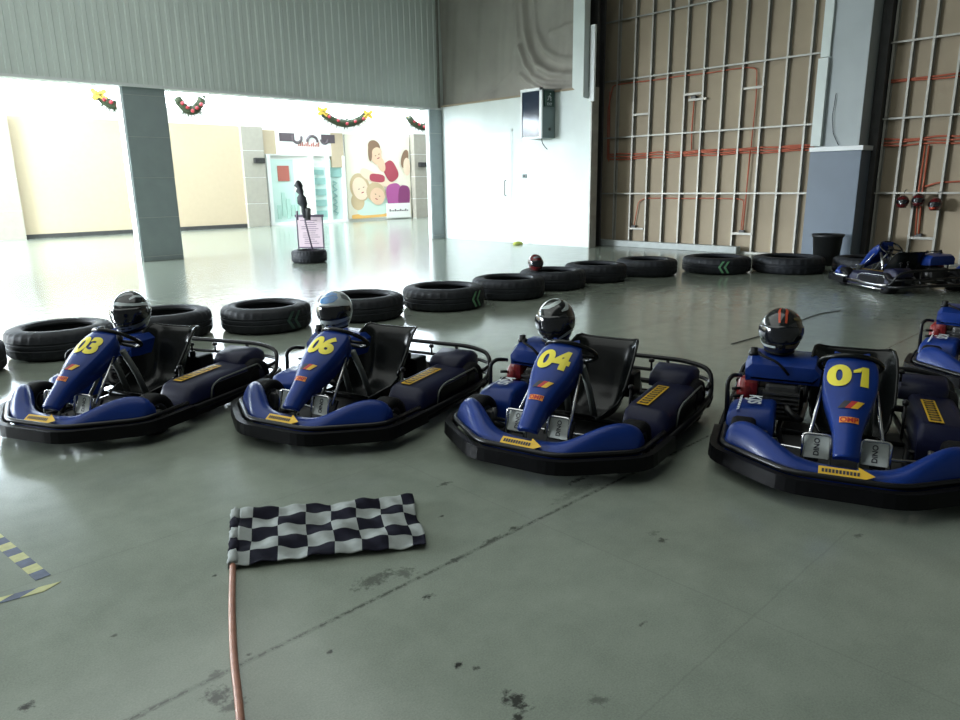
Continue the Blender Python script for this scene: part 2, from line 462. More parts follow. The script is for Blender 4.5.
def conduit(name, paths, label, r=.016, group='orange conduits on the stud wall'):
    b = MB()
    for p in paths: b.tube(p, r, seg=8, fil=.08)
    o = b.build(name, M['conduit']); tag(o, label, 'conduit', group); return o
def wavy(ya, yb, z, x=14.655, amp=.015, n=14, dz=0., ph=0.):
    return [(x, ya+(yb-ya)*i/n, z+dz*i/n+amp*math.sin(i*1.9+ph)) for i in range(n+1)]
conduit('conduit', [wavy(10.80,5.9,2.16,dz=-.02), wavy(10.78,5.9,2.10,x=14.64,ph=1.,amp=.02), wavy(10.8,5.9,2.04,dz=.02,ph=2), wavy(9.0,5.9,2.13,x=14.63,ph=3.,dz=.03,amp=.01)],
        'thick bundle of orange conduits running level across the middle of the wider stud bay')
conduit('conduit', [[(14.65,10.82,2.05),(14.65,10.84,3.2),(14.65,10.72,3.72)]+wavy(10.6,7.4,3.74,n=8,amp=.008)+[(14.65,7.18,3.70),(14.65,7.15,3.2),(14.65,7.18,2.1)], [(14.62,10.76,2.0),(14.62,10.78,3.6)]],
        'orange conduit framing the upper left of the wider stud bay', r=.013)
conduit('conduit', [[(14.65,8.55,3.24),(14.65,8.57,2.6),(14.65,8.55,2.18)]], 'short orange conduit dropping from the high junction box to the level bundle')
conduit('conduit', [[(14.65,9.98,.47),(14.65,9.88,1.05),(14.65,9.7,1.13)]+wavy(9.5,7.4,1.13,n=6,amp=.006)+[(14.65,7.25,1.10),(14.65,7.27,.44)]],
        'thin orange conduit looping just under the lowest rail of the wider stud bay', r=.011)
conduit('conduit', [[(14.63,7.18,2.12),(14.63,7.2,1.2),(14.63,7.22,.44)]], 'orange conduit dropping from the level bundle to the low junction box')
conduit('conduit', [wavy(4.92,1.0,2.08,ph=1), wavy(4.92,1.0,2.14,x=14.64,ph=2), wavy(4.92,1.0,2.18,dz=.02,amp=.02)], 'orange conduit bundle running level right of the pillar')
conduit('conduit', [wavy(4.9,1.0,3.16,n=8), wavy(4.9,1.0,3.20,n=8,ph=2,amp=.01)], 'high orange conduit pair right of the pillar')
conduit('conduit', [[(14.65,3.92,2.05),(14.65,3.93,1.2),(14.65,3.9,.5)], [(14.62,3.97,2.05),(14.62,3.98,1.2),(14.62,3.94,.5)]], 'pair of orange conduits dropping behind the hanging helmets')
conduit('conduit', [[(14.65,3.9,1.35),(14.65,3.7,1.42),(14.65,3.2,1.44),(14.65,1.0,1.44)]], 'orange conduit running right above the hanging helmets')
for (y, z, lb) in ((9.98,.46,'small dark junction box at the low left of the studs'),(7.24,.44,'small dark junction box at the low right of the wider stud bay'),(8.56,3.27,'dark junction box high among the studs'),(3.9,.49,'small dark junction box under the hanging helmets')):
    o = MB().box((14.64,y,z),(.06,.12,.07),bev=.008).build('junction_box', M['dark_steel']); tag(o, lb, 'junction box', 'junction boxes on the studs')

# pillar in the stud wall
mb = MB(); mb.span(14.02, 14.68, 4.86, 5.62, 0, TOP, bev=.01)
pl = struct('column_4', mb, M['pillar_grey'], label='pale grey pillar with blue-grey painted base among the studs')
MB().span(13.98, 14.6, 4.79, 5.69, 0, 2.0, bev=.008).build('painted_casing', M['pillar_blue'], pl)
MB().span(13.95, 14.62, 4.76, 5.70, 2.0, 2.08, bev=.006).build('casing_cap', M['trim_white'], pl)
MB().span(13.93, 14.02, 5.50, 5.68, 2.10, 3.62, bev=.005).build('edge_board', M['white_wall'], pl)
MB().span(13.96, 14.02, 5.50, 5.66, 3.64, TOP, bev=.005).build('edge_board', M['white_wall'], pl)
b = MB(); b.tube([(13.99,5.33,3.0),(13.99,5.36,2.6),(13.99,5.31,2.3),(13.99,5.2,2.1)], .006, seg=6, fil=.05); b.build('hanging_cable', M['rubber'], pl)
mb = MB(); mb.span(14.45, 14.68, 4.70, 4.85, 0, TOP)
struct('column_5', mb, M['dark_steel'], label='dark steel post directly right of the grey pillar')

# hall ceiling and corridor shell
struct('ceiling', MB().span(-12, 15, -9, 16.2, TOP, TOP+.1), M['ceiling'])
struct('ceiling_corridor', MB().span(-12, 32, 16.2, 27.3, 6.6, 6.7), M['white_bright'])
YB = 27.0
mb = MB(); mb.span(-12, 32, YB, YB+.2, 0, 6.6)
wc = struct('wall_corridor', mb, M['white_bright'], label='white upper wall on the far side of the mall corridor')
for x in range(-11, 32, 2):
    MB().span(x, x+.02, YB-.012, YB, 3.8, 6.6).build('panel_joint', M['trim_white'], wc)
M['daylight'] = mat('daylit_glazing', (.80,.90,1.0,1), .2, emit=WIN)
wn = struct('window_1', MB().span(-12, 32, YB-.03, YB-.005, 4.35, 6.45), M['daylight'], label='bright daylit glazing band high on the corridor wall')
for x in range(-12, 33, 2): MB().span(x-.03, x+.03, YB-.06, YB-.03, 4.35, 6.45).build('window_bar', M['white_bright'], wn)
# cream hoardings between pilasters
for nm, x0, x1 in (('far left', -6.5, 4.55), ('between the two pilasters', 5.35, 12.94)):
    o = MB().span(x0, x1, YB-.16, YB-.04, .14, 3.80).build('hoarding', M['cream']); tag(o, 'cream hoarding board, %s, across the corridor' % ('the wide one between the stone pilasters' if 'two' in nm else 'cut off by the left edge of the view'), 'hoarding')
    MB().span(x0, x1, YB-.19, YB-.04, .0, .14).build('base_strip', M['dark_steel'], o)
for i, (x0, x1) in enumerate(((4.55,5.35),(12.94,13.82),(21.3,22.1))):
    c = MB(); zz = [0, .9, 1.9, 2.9, 3.8]
    for a_, b_ in zip(zz[:-1], zz[1:]): c.span(x0, x1, YB-.35, YB, a_+.008, b_-.008, bev=.004)
    o = c.build('trim_%d' % (3+i), M['pilaster']); o['kind'] = 'structure'
    o['label'] = 'stone pilaster on the far corridor wall'
    MB().span(x0+.01, x1-.01, YB-.34, YB, 0, 3.8).build('joint_core', M['trim_white'], o)
for (x, z, lb) in ((13.54,2.53,'black wall lamp on the pilaster left of the shop'),(21.7,2.44,'black wall lamp on the pilaster right of the photo poster')):
    b = MB(); b.box((x, YB-.45, z), (.42,.16,.20), bev=.02); o = b.build('wall_lamp', M['lampblack']); tag(o, lb, 'lamp', 'corridor wall lamps')
    MB().box((x, YB-.365, z), (.18,.05,.12)).build('lamp_bracket', M['steelgrey'], o)

# shopfront across the corridor
sf = empty('shopfront', (15.6, YB, 0), 0, 'white shopfront with glass doors and pale green displays across the corridor', 'shop')
def shp(name, x0, x1, z0, z1, m, d=.08, y=None):
    b = MB(); yy = (-.02 if y is None else y); b.span(x0-15.6, x1-15.6, yy-d, yy, z0, z1); o = b.build(name, m, sf); return o
M['shopglass'] = mat('pale_green_glass', (.58,.74,.69,1), .12)
M['shopwhite'] = mat('white_shopfront', (.85,.87,.85,1), .35)
M['shopgrey'] = mat('grey_print', (.10,.08,.09,1), .6)
M['shopred'] = mat('brick_red_print', (.42,.13,.10,1), .6)
M['teal'] = mat('teal_display', (.28,.48,.45,1), .5)
M['mint'] = mat('mint_display', (.42,.62,.55,1), .5)
shp('fascia', 13.95, 17.6, 2.75, 3.70, M['shopwhite'], .12)
shp('fascia_panel', 13.85, 14.45, 2.8, 3.7, M['cream'], .13); shp('fascia_panel', 17.0, 17.6, 2.3, 3.7, M['cream'], .13)
for a_, b_ in ((13.98,14.14),(15.95,16.08),(16.72,16.86),(17.5,17.62)): shp('mullion', a_, b_, 0, 2.78, M['shopwhite'], .16)
shp('sill', 13.95, 17.62, 0, .12, M['shopwhite'], .2)
shp('shop_window', 14.14, 15.2, .12, 2.6, M['shopglass'], .03); shp('shop_window', 16.08, 16.72, .12, 2.3, M['shopglass'], .03); shp('shop_window', 16.86, 17.5, .12, 2.6, M['shopglass'], .03)
shp('doorway', 15.2, 15.95, .02, 2.6, M['white_bright'], .02)
# dark logo strip and red lettering on the fascia (characters unreadable in the photo)
def strip(pts, m, name='logo_mark'):
    b = MB()
    for (x0, x1, z0, z1) in pts: b.span(x0-15.6, x1-15.6, -.16, -.13, z0, z1)
    return b.build(name, m, sf)
strip([(14.63,15.3,3.30,3.62),(16.55,17.2,3.28,3.62)], M['shopgrey'])
b = MB()
for (cx, r0, a0, a1, zc) in ((15.42,.20,PI*.9,PI*2.1,3.46),(16.12,.24,0,PI,3.30),(16.7,.16,PI,2*PI,3.42)):
    b.tube([(cx-15.6+r0*math.cos(a0+(a1-a0)*k/12), -.15, zc+r0*math.sin(a0+(a1-a0)*k/12)) for k in range(13)], .055, seg=6)
b.build('logo_curl', M['shopgrey'], sf)
b = MB()
for k in range(12):
    h = .05+.03*((k*7) % 3); b.span(-.15+k*.085, -.10+k*.085, -.155, -.13, 3.12, 3.12+h*1.6)
b.build('shop_lettering', M['shopred'], sf)
b = MB(); b.span(-1.12, -.62, -.09, -.05, 1.75, 2.35); b.build('window_print', M['shopred'], sf)
b = MB()
for k in range(5):
    b.span(-1.25+.21*k, -1.1+.21*k, -.09, -.05, .25+.1*(k % 2), .8+.25*((k*2) % 3)); 
b.build('window_display', M['mint'], sf)
b = MB()
for k in range(4): b.span(.52, 1.06, -.09, -.05, .25+.45*k, .52+.45*k)
b.span(.55,1.0,-.09,-.05,2.0,2.2); b.build('window_display', M['teal'], sf)
b = MB()
b.tube([(1.5+.12*math.sin(k*2.2), -.08, .3+.09*k) for k in range(17)], .035, seg=6); b.build('window_display', M['teal'], sf)
b = MB(); b.span(1.3,1.85,-.10,-.06,1.9,2.3); b.build('window_sign', M['teal'], sf)

# photo poster of a family lying on a bed (printed, flat)
po = empty('photo_poster', (19.5, YB-.06, 0), 0, 'large pale photo poster of people resting together, beside the shop', 'poster')
M['p_bg'] = mat('poster_cream', (.84,.80,.66,1), .5); M['p_skin'] = mat('poster_skin', (.80,.55,.38,1), .6)
M['p_skin2'] = mat('poster_pale_skin', (.84,.66,.50,1), .6); M['p_hair'] = mat('poster_brown', (.26,.16,.10,1), .6)
M['p_red'] = mat('poster_crimson', (.42,.07,.10,1), .6); M['p_mag'] = mat('poster_magenta', (.42,.10,.30,1), .6)
M['p_mag2'] = mat('poster_plum', (.24,.05,.16,1), .6)
M['p_mint'] = mat('poster_mint', (.62,.78,.68,1), .6); M['p_or'] = mat('poster_amber', (.85,.50,.14,1), .6); M['p_blond'] = mat('poster_blond', (.60,.46,.28,1), .6)
b = MB(); b.span(-1.75, 1.75, 0, .05, .10, 3.68); b.build('backing', M['p_bg'], po)
layer = [0]
def blob(name, m, cx, cz, rx, rz, rot=0., n=28, sq=2.0):
    layer[0] += 1; y = -.002*layer[0]-.002; vs = []
    for k in range(n):
        a_ = 2*PI*k/n; c_, s_ = math.cos(a_), math.sin(a_)
        px = rx*math.copysign(abs(c_)**(2/sq), c_); pz = rz*math.copysign(abs(s_)**(2/sq), s_)
        vs.append((cx+px*math.cos(rot)-pz*math.sin(rot), y, cz+px*math.sin(rot)+pz*math.cos(rot)))
    b = MB(); b.verts_faces(vs, [tuple(range(n))], False); return b.build(name, m, po)
def eyes(cx, cz, w, rot):
    for s_ in (-1, 1): blob('printed_eye', M['p_hair'], cx+s_*w*math.cos(rot), cz+s_*w*math.sin(rot), .045, .02, rot)
    blob('printed_mouth', M['p_red'], cx+w*1.5*math.sin(rot), cz-w*1.5*math.cos(rot), .08, .022, rot)
blob('printed_bed', M['p_or'], -.6, .22, 1.0, .10, .03, sq=6)
blob('printed_pillow', M['p_mint'], -.45, .62, .85, .38, .02, sq=5)
blob('printed_hair', M['p_blond'], -1.25, .85, .35, .38, .3); blob('printed_hair', M['p_blond'], -1.1, 1.45, .52, .62, .3)
blob('printed_arm', M['p_skin2'], -.35, 1.85, .75, .22, -.45, sq=3); blob('printed_arm', M['p_skin2'], .55, 1.55, .75, .16, -.3, sq=3)
blob('printed_shirt', M['p_red'], .62, 2.15, .36, .46, .55, sq=3); blob('printed_shirt', M['p_red'], -.15, 1.85, .42, .18, -.1, sq=3)
blob('printed_neck', M['p_skin'], .1, 2.45, .2, .35, .4)
blob('printed_face', M['p_skin'], -.18, 2.85, .30, .44, .35); blob('printed_hair', M['p_hair'], -.25, 3.20, .33, .27, -.3); blob('printed_hair', M['p_hair'], -.48, 2.95, .11, .38, 0)
blob('printed_forehead', M['p_skin'], -.12, 2.95, .26, .22, .3)
eyes(-.1, 2.85, .10, .35)
blob('printed_face', M['p_skin2'], -1.1, 1.4, .40, .50, .35); eyes(-1.05, 1.42, .13, .3)
blob('printed_hair', M['p_blond'], -.28, 1.22, .52, .44, -.2); blob('printed_face', M['p_skin'], -.2, 1.05, .40, .38, -.5); eyes(-.2, 1.1, .12, -.4)
blob('printed_trousers', M['p_mag'], .75, 1.05, .45, .56, .15, sq=3); blob('printed_trousers', M['p_mag2'], 1.3, 1.0, .34, .52, -.1, sq=3)
blob('printed_hair', M['p_hair'], 1.42, 2.7, .2, .42, -.3); blob('printed_face', M['p_skin2'], 1.52, 2.35, .2, .4, 0)
cb = MB(); cb.span(.25, 1.62, -.09, -.06, .06, .72); cb.build('caption_panel', M['white_bright'], po)
cb = MB()
for k in range(11): cb.span(.4+.1*k, .47+.1*k, -.096, -.09, .36, .36+.05+.05*((k*5) % 3 == 0))
cb.build('caption_text', M['shopgrey'], po)

# festive garlands hung high on the far wall
M['fir'] = mat('dark_green_fir', (.03,.045,.02,1), .8); M['gold'] = mat('gold_ribbon', (.75,.50,.08,1), .4); M['berry'] = mat('red_bauble', (.30,.02,.03,1), .4)
def garland(x0, x1, zt, sag, label, bows):
    xm = (x0+x1)/2; g = empty('garland', (xm, YB-.42, zt), 0, label, 'garland', 'festive garlands above the corridor')
    n = 16; w = (x1-x0)
    P = [Vector((-w/2+w*k/n, 0, -sag*(1-(2*k/n-1)**2))) for k in range(n+1)]
    b = MB(); b.tube(P, .15, seg=8)
    rr = random.Random(int(x0*10))
    for k in range(170):
        p = P[rr.randrange(n)].lerp(P[rr.randrange(n)], 0); q = P[rr.randrange(n+1)]
        d = Vector((rr.uniform(-1,1), rr.uniform(-1,1)*.7, rr.uniform(-1,1))).normalized()
        t = d.cross(Vector((0,1,.3))).normalized()*.03; a_ = q+d*.08; e_ = q+d*rr.uniform(.22,.32)
        b.verts_faces([a_-t, a_+t, e_], [(0,1,2)], False)
    b.build('fir_branch', M['fir'], g)
    for k in range(2, n-1, 3):
        c = MB(); bmesh.ops.create_icosphere(c.b, subdivisions=2, radius=.07, matrix=Matrix.Translation(P[k]+Vector((0,-.17,-.02+.05*(k % 2)))))
        c.build('bauble', M['berry'], g)
    for q_ in (0, n):
        c = MB(); c.tube([P[q_], P[q_]+Vector((0,.41,.05))], .012, seg=6); c.build('hanging_cord', M['gold'], g)
    if bows:
        for s_ in bows:
            c = MB(); q = P[0 if s_ < 0 else n]
            for a_ in (.5, 2.6, -.6, 3.8):
                c.box(q+Vector((math.cos(a_)*.14, -.12, math.sin(a_)*.14)), (.26,.05,.16), Matrix.Rotation(-a_, 4, 'Y'), bev=.02)
            c.build('bow', M['gold'], g)
garland(8.02, 9.1, 4.56, .30, 'garland with a gold bow half hidden by the tiled pillar', (-1,))
garland(10.62, 11.52, 4.65, .42, 'short green and red garland just right of the tiled pillar', ())
garland(16.45, 18.7, 4.50, .42, 'long curved garland with gold bows above the shop', (-1, 1))
garland(21.0, 22.5, 4.50, .38, 'garland at the far right end of the opening', ())

# corridor and hall lights
def area(name, loc, sx, sy, power, col, rot=(0,0,0)):
    l = bpy.data.lights.new(name, 'AREA'); l.shape = 'RECTANGLE'; l.size = sx; l.size_y = sy; l.energy = power; l.color = col
    o = bpy.data.objects.new(name, l); o.location = loc; o.rotation_euler = rot; link(o); return o
CORR = 260.
for x in (-7, 0, 7, 14, 21, 28):
    area('corridor_light', (x, 21.8, 6.5), 6.0, 7.5, CORR, (.86,.94,1.0))
area('corridor_end_window', (-11.8, 19.9, 4.2), 4.4, 6.4, 11500., (.86,.94,1.0), (0, -PI/2, 0))
area('hall_fill', (-2.5, 7.5, TOP-.1), 18., 13., 900., (.95,1.0,.97))  # added overhead fill, out of view, lifts the header wall more than the studs
w = bpy.data.worlds.new('world'); S.world = w; w.use_nodes = True
w.node_tree.nodes['Background'].inputs[0].default_value = (.72,.80,.76,1)
w.node_tree.nodes['Background'].inputs[1].default_value = .16

# ------------------------------------------------------------------ karts (x forward, y left)
OUT = [(.30,.615),(.655,.60),(.935,.24),(.935,-.24),(.655,-.60),(.30,-.615)]
def fillet2(P, r, n=4):
    Q = [P[0]]
    for i in range(1, len(P)-1):
        p = Vector(P[i]); a = (Vector(P[i-1])-p).normalized()*r; c = (Vector(P[i+1])-p).normalized()*r
        for k in range(n+1):
            t = k/n; q = (1-t)**2*(p+a)+2*t*(1-t)*p+t*t*(p+c); Q.append((q.x, q.y))
    return Q+[P[-1]]
OUT = fillet2(OUT, .085)
def offset_path(P, d):
    Q = []
    for i, p in enumerate(P):
        p = Vector(p); n = Vector((0,0)); c = 0
        ns = []
        if i > 0: t = (p-Vector(P[i-1])).normalized(); ns.append(Vector((t.y, -t.x)))
        if i < len(P)-1: t = (Vector(P[i+1])-p).normalized(); ns.append(Vector((t.y, -t.x)))
        n = sum(ns, Vector((0,0))).normalized(); k = 1/max(.5, n.dot(ns[0]))
        Q.append(p-n*k*d)
    return Q
def nassau(s):
    """front panel centre line, half width and flange depth at s in 0..1"""
    C = [(.805,.215),(.765,.262),(.70,.325),(.62,.395),(.52,.472),(.42,.540),(.345,.580),(.30,.582)]
    Wd = [.056,.058,.064,.086,.116,.124,.110,.072]
    D = [.03,.05,.08,.11,.12,.11,.07,.03]
    t = s*(len(C)-1); i = min(int(t), len(C)-2); f = t-i
    def cr(A):
        a = A[max(i-1,0)]; b = A[i]; c = A[i+1]; d = A[min(i+2, len(A)-1)]
        return .5*((2*b)+(-a+c)*f+(2*a-5*b+4*c-d)*f*f+(-a+3*b-3*c+d)*f**3)
    return cr([c[0] for c in C]), cr([c[1] for c in C]), cr(Wd), cr(D)
def nassau_pt(s, v, off=0.):
    """v in -1..1 across the face; off = distance outwards"""
    s = max(0, min(1, s))
    x, z, w_, d = nassau(s); x2, z2, _, _ = nassau(min(1, s+.01)); x1, z1, _, _ = nassau(max(0, s-.01))
    t = Vector((x2-x1, 0, z2-z1)).normalized(); n = Vector((t.z, 0, -t.x))
    if n.x < 0: n = -n
    b = .028*(1-abs(v)**2.4)
    return Vector((x, v*w_, z)) + n*(b+off)
def nassau_len(u0=0, n=60):
    L_ = [0]; p = nassau_pt(0, 0)
    for k in range(1, n+1):
        q = nassau_pt(k/n, 0); L_.append(L_[-1]+(q-p).length); p = q
    return L_
NL = nassau_len()
def s_of(len_):
    for k in range(len(NL)-1):
        if NL[k+1] >= len_: return (k+(len_-NL[k])/(NL[k+1]-NL[k]+1e-9))/(len(NL)-1)
    return 1.
def on_panel(c_len, yshift=0., off=.004):
    """map: u (text right) -> image right when seen from the front = kart left = +y ; v up the panel"""
    def fn(u, v):
        s = s_of(c_len+v); w_ = nassau(s)[2]
        return nassau_pt(s, (yshift+u)/w_, off)
    return fn

def wheel(mbl, c, R, W, parent, front=True):
    """tyre + rim + hub as wheel part with sub-parts"""
    x, y, z = c
    b = MB(); h = W/2; r = R
    b.revolve([(r*.52,-h*.8),(r*.72,-h),(r*.92,-h*.93),(r,-h*.6),(r,h*.6),(r*.92,h*.93),(r*.72,h),(r*.52,h*.8)], 'Y', c, 32, closed=True)
    t = b.build('front_wheel' if front else 'rear_wheel', M['rubber'], parent)
    b = MB(); b.revolve([(r*.18,-h*.3),(r*.40,-h*.2),(r*.46,-h*.8),(r*.54,-h*.82),(r*.54,h*.82),(r*.46,h*.8),(r*.40,h*.2),(r*.18,h*.3)], 'Y', c, 28, closed=True)
    b.revolve([(.012,-h*.9),(.034,-h*.85),(.034,h*.85),(.012,h*.9)], 'Y', c, 14)
    b.build('rim', M['alloy'], t)
    b = MB()
    for k in range(3):
        a_ = 2*PI*k/3; b.revolve([(.002,-h*.5),(.009,-h*.5),(.009,h*.5),(.002,h*.5)], 'Y', (x+.05*math.cos(a_), y, z+.05*math.sin(a_)), 8)
    b.build('wheel_bolt', M['chrome'], t)
    return t

def build_kart():
    k = empty('go_kart')
    # tray and chassis
    b = MB(); b.verts_faces([(.72,.30,.055),(.72,-.30,.055),(-.15,-.33,.055),(-.15,.33,.055),(.72,.30,.065),(.72,-.30,.065),(-.15,-.33,.065),(-.15,.33,.065)],
                            [(0,1,2,3),(4,5,6,7),(0,1,5,4),(1,2,6,5),(2,3,7,6),(3,0,4,7)], False)
    b.build('floor_tray', M['alloy'], k)
    b = MB()
    for s in (-1, 1):
        b.tube([(.88,.20*s,.085),(.70,.30*s,.085),(.45,.28*s,.085),(.10,.33*s,.085),(-.35,.30*s,.10),(-.62,.26*s,.11)], .016, fil=.1)
        b.tube([(.50,.28*s,.085),(.50,.47*s,.13)], .018)
        b.tube([(.22,.31*s,.09),(.22,.60*s,.09)], .012); b.tube([(-.22,.31*s,.09),(-.22,.60*s,.09)], .012)
    b.tube([(.62,-.3,.085),(.62,.3,.085)], .014); b.tube([(.10,-.33,.085),(.10,.33,.085)], .014); b.tube([(-.58,-.27,.11),(-.58,.27,.11)], .014)
    b.build('chassis_frame', M['frame'], k)
    # front bumper: black faceted skirt with two lips
    prof = [(-.05,.070),(-.022,.060),(-.006,.066),(.004,.078),(.020,.084),(.020,.098),(.004,.104),(.004,.132),(-.008,.142),(-.045,.142)]
    rings = []
    for p in range(len(OUT)):
        rings.append([Vector((offset_path(OUT, -o)[p].x, offset_path(OUT, -o)[p].y, z)) for (o, z) in prof])
    b = MB(); b.loft(rings, smooth=False); bp = b.build('front_bumper', M['black'], k)
    b = MB(); P = offset_path(OUT, -.020)
    b.tube([(p.x, p.y, .152) for p in P], .015, fil=.05); b.build('bumper_tube', M['frame'], bp)
    b = MB()
    P = offset_path(OUT, -.016)
    b.tube([(p.x, p.y, .088) for p in P], .013, fil=.05); b.build('lower_bumper_tube', M['frame'], bp)
    # side bumpers
    for s in (-1, 1):
        b = MB(); b.tube([(.30,.625*s,.115),(-.30,.635*s,.115),(-.52,.625*s,.125)], .020, fil=.05); b.tube([(.26,.60*s,.06),(-.42,.61*s,.06)], .014)
        b.span(-.42, .28, .590*s-.008, .590*s+.008, .045, .135)
        b.build('side_bumper', M['black'], k)
    # rear bumper hoop
    b = MB()
    b.tube([(-.50,.625,.12),(-.60,.625,.15),(-.67,.60,.29),(-.69,.42,.325),(-.69,0,.325),(-.69,-.42,.325),(-.67,-.60,.29),(-.60,-.625,.15),(-.50,-.625,.12)], .016, fil=.09)
    rb = b.build('rear_bumper', M['frame'], k)
    b = MB(); b.tube([(-.48,.63,.10),(-.68,.61,.12),(-.76,.50,.13),(-.76,-.50,.13),(-.68,-.61,.12),(-.48,-.63,.10)], .020, fil=.08)
    b.tube([(-.50,.62,.20),(-.69,.60,.21),(-.74,.46,.22),(-.74,-.46,.22),(-.69,-.60,.21),(-.50,-.62,.20)], .013, fil=.08)
    for y in (-.3, .3): b.tube([(-.58,y,.11),(-.73,y,.13),(-.69,y,.325)], .012, fil=.04)
    b.build('lower_rear_rail', M['frame'], rb)
    # nose fairing with two raised lobes
    st = [(-.570,.190,.635,.54),(-.552,.245,.655,.51),(-.49,.282,.70,.525),(-.41,.280,.765,.58),(-.33,.245,.825,.645),(-.26,.208,.870,.70),(-.20,.182,.892,.735),(-.10,.172,.898,.75)]
    st = st+[(0,.170,.900,.75)]+[(-y,z,a_,c_) for (y,z,a_,c_) in st[::-1]]
    rings = []
    for (y, zt, xf, xr) in st:
        L_ = xf-xr
        rings.append([Vector(p) for p in ((xf,y,.095),(xf+.002,y,.095+(zt-.095)*.35),(xf-L_*.22,y,.095+(zt-.095)*.80),(xf-L_*.50,y,zt),(xf-L_*.80,y,zt-.006),(xr,y,.095+(zt-.095)*.72),(xr-.002,y,.095))])
    b = MB(); b.loft(rings); nf = b.build('nose_fairing', M['blue'], k); subsurf(nf, 2)
    # amber arrow sticker on the sloped middle of the nose
    def nz(u, v):  # u along +y, v up the slope
        return Vector((.876-v*.90, u, .152+v*.55))
    b = MB(); pts = [(-.115,-.022),(.055,-.022),(.055,-.040),(.125,0),(.055,.040),(.055,.022),(-.115,.022)]
    lo = [nz(u, v+.01)+Vector((.004,0,.012)) for (u, v) in pts]; b.verts_faces(lo, [tuple(range(7))], False)
    ar = b.build('arrow_sticker', M['yellow2'], nf)
    b = MB()
    for q in range(11):
        u = -.10+q*.015; b.verts_faces([nz(u, -.001)+Vector((.005,0,.0135)), nz(u+.010, -.001)+Vector((.005,0,.0135)), nz(u+.010, .019)+Vector((.005,0,.0135)), nz(u, .019)+Vector((.005,0,.0135))], [(0,1,2,3)], False)
    b.build('sticker_lettering', M['ink'], ar)
    # front panel
    n = 22; rings = []
    for i in range(n+1):
        s = i/n; x, z, w_, d = nassau(s)
        x2, z2, _, _ = nassau(min(1, s+.01)); x1, z1, _, _ = nassau(max(0, s-.01))
        t = Vector((x2-x1,0,z2-z1)).normalized(); nn = Vector((t.z,0,-t.x)); nn = nn if nn.x > 0 else -nn
        front = [nassau_pt(s, v) for v in (-1,-.93,-.8,-.5,0,.5,.8,.93,1)]
        c0 = Vector((x,0,z))
        back = [c0+Vector((0,w_*q[0],0))-nn*d*q[1] for q in ((1.02,.35),(1.0,1),(.9,1),(0,.45),(-.9,1),(-1.0,1),(-1.02,.35))]
        rings.append(front+back)
    b = MB(); b.loft(rings); pn = b.build('front_panel', M['blue'], k)
    # stripe emblem: slanted black, red and yellow bars
    fn = on_panel(NL[-1]*.40, 0.0)
    for j, (mn, x0, x1) in enumerate((('ink',-.055,-.022),('redink',-.022,.004),('yellow2',.004,.034))):
        b = MB(); patch(b, [(x0,-.022),(x1,-.022),(x1+.030,.022),(x0+.030,.022)], fn, 4)
        b.build('emblem_stripe', M[mn], pn)
    b = MB(); patch(b, [(-.042,-.016),(.042,-.016),(.042,.016),(-.042,.016)], on_panel(NL[-1]*.275, 0.), 4)
    bd = b.build('maker_badge', M['orange'], pn)
    b = MB(); lettering(b, 'OMP', .036, on_panel(NL[-1]*.275, 0., .0055), bold=.001, step=.02, sx=1.05); b.build('badge_lettering', M['redink'], bd)
    # steering
    c = Vector((.235,0,.535)); ax = Vector((-.55,0,.835)).normalized()
    R1 = ax.to_track_quat('Z', 'Y').to_matrix().to_4x4()
    b = MB(); b.tube([c+R1.to_3x3()@Vector((.15*math.cos(a_), .15*math.sin(a_), 0)) for a_ in [2*PI*q/28 for q in range(28)]], .013, closed=True)
    sw = b.build('steering_wheel', M['gloss'], k)
    b = MB()
    for a_ in (PI/2+.0, PI+.5, -.5):
        v = R1.to_3x3()@Vector((.145*math.cos(a_), .145*math.sin(a_), 0)); b.tube([c-ax*.02, c+v], .010)
    b.tube([c-ax*.035, c+ax*.012], .035, seg=16)
    b.build('wheel_spoke', M['frame'], sw)
    b = MB(); b.tube([c-ax*.03, (.58,0,.13)], .011); b.build('steering_column', M['steelgrey'], k)
    for s in (-1, 1):
        b = MB(); b.tube([(.30,.07*s+.03,.47),(.225,.075*s+.04,.30),(.17,.085*s+.045,.12)], .020); b.build('column_support', M['steelgrey'], k)
    for s in (-1, 1): b = MB(); b.tube([(.40,.125*s,.45),(.62,.17*s,.20)], .009); b.build('panel_stay', M['chrome'], k)
    b = MB(); b.tube([(.50,-.42,.14),(.52,0,.125),(.50,.42,.14)], .009); b.build('tie_rod', M['chrome'], k)
    for s in (-1, 1):
        b = MB(); b.box((.50,.40*s,.14),(.07,.05,.09),bev=.01); b.tube([(.50,.38*s,.09),(.50,.38*s,.20)], .014); b.build('stub_axle', M['alloy'], k)
    # pedals: pale plates in chrome hoops
    for s in (-1, 1):
        y = .128*s; th = Matrix.Rotation(-.35, 4, 'Y')
        b = MB(); b.box((.665,y,.208),(.008,.115,.115), th, bev=.003); pe = b.build('foot_plate', M['offwhite'], k)
        b = MB(); b.tube([(.70,y-.064,.10),(.665,y-.064,.272),(.665,y+.064,.272),(.70,y+.064,.10)], .007, fil=.02); b.build('plate_hoop', M['chrome'], pe)
        b = MB(); nt_ = Vector((math.cos(.35),0,math.sin(.35)))
        up = Vector((-math.sin(.35),0,math.cos(.35)))
        lettering(b, 'DINO', .034, lambda u, v: Vector((.665,y,.208))+nt_*.0055+up*(u*1.0)+Vector((0,1,0))*(-v), bold=.001)
        b.build('plate_lettering', M['ink'], pe)
        b = MB(); b.box((.60,y+.02*s,.17),(.02,.07,.12), Matrix.Rotation(-.5,4,'Y'), bev=.005); b.tube([(.59,y,.10),(.64,y,.07)], .008); b.build('pedal', M['frame'], k)
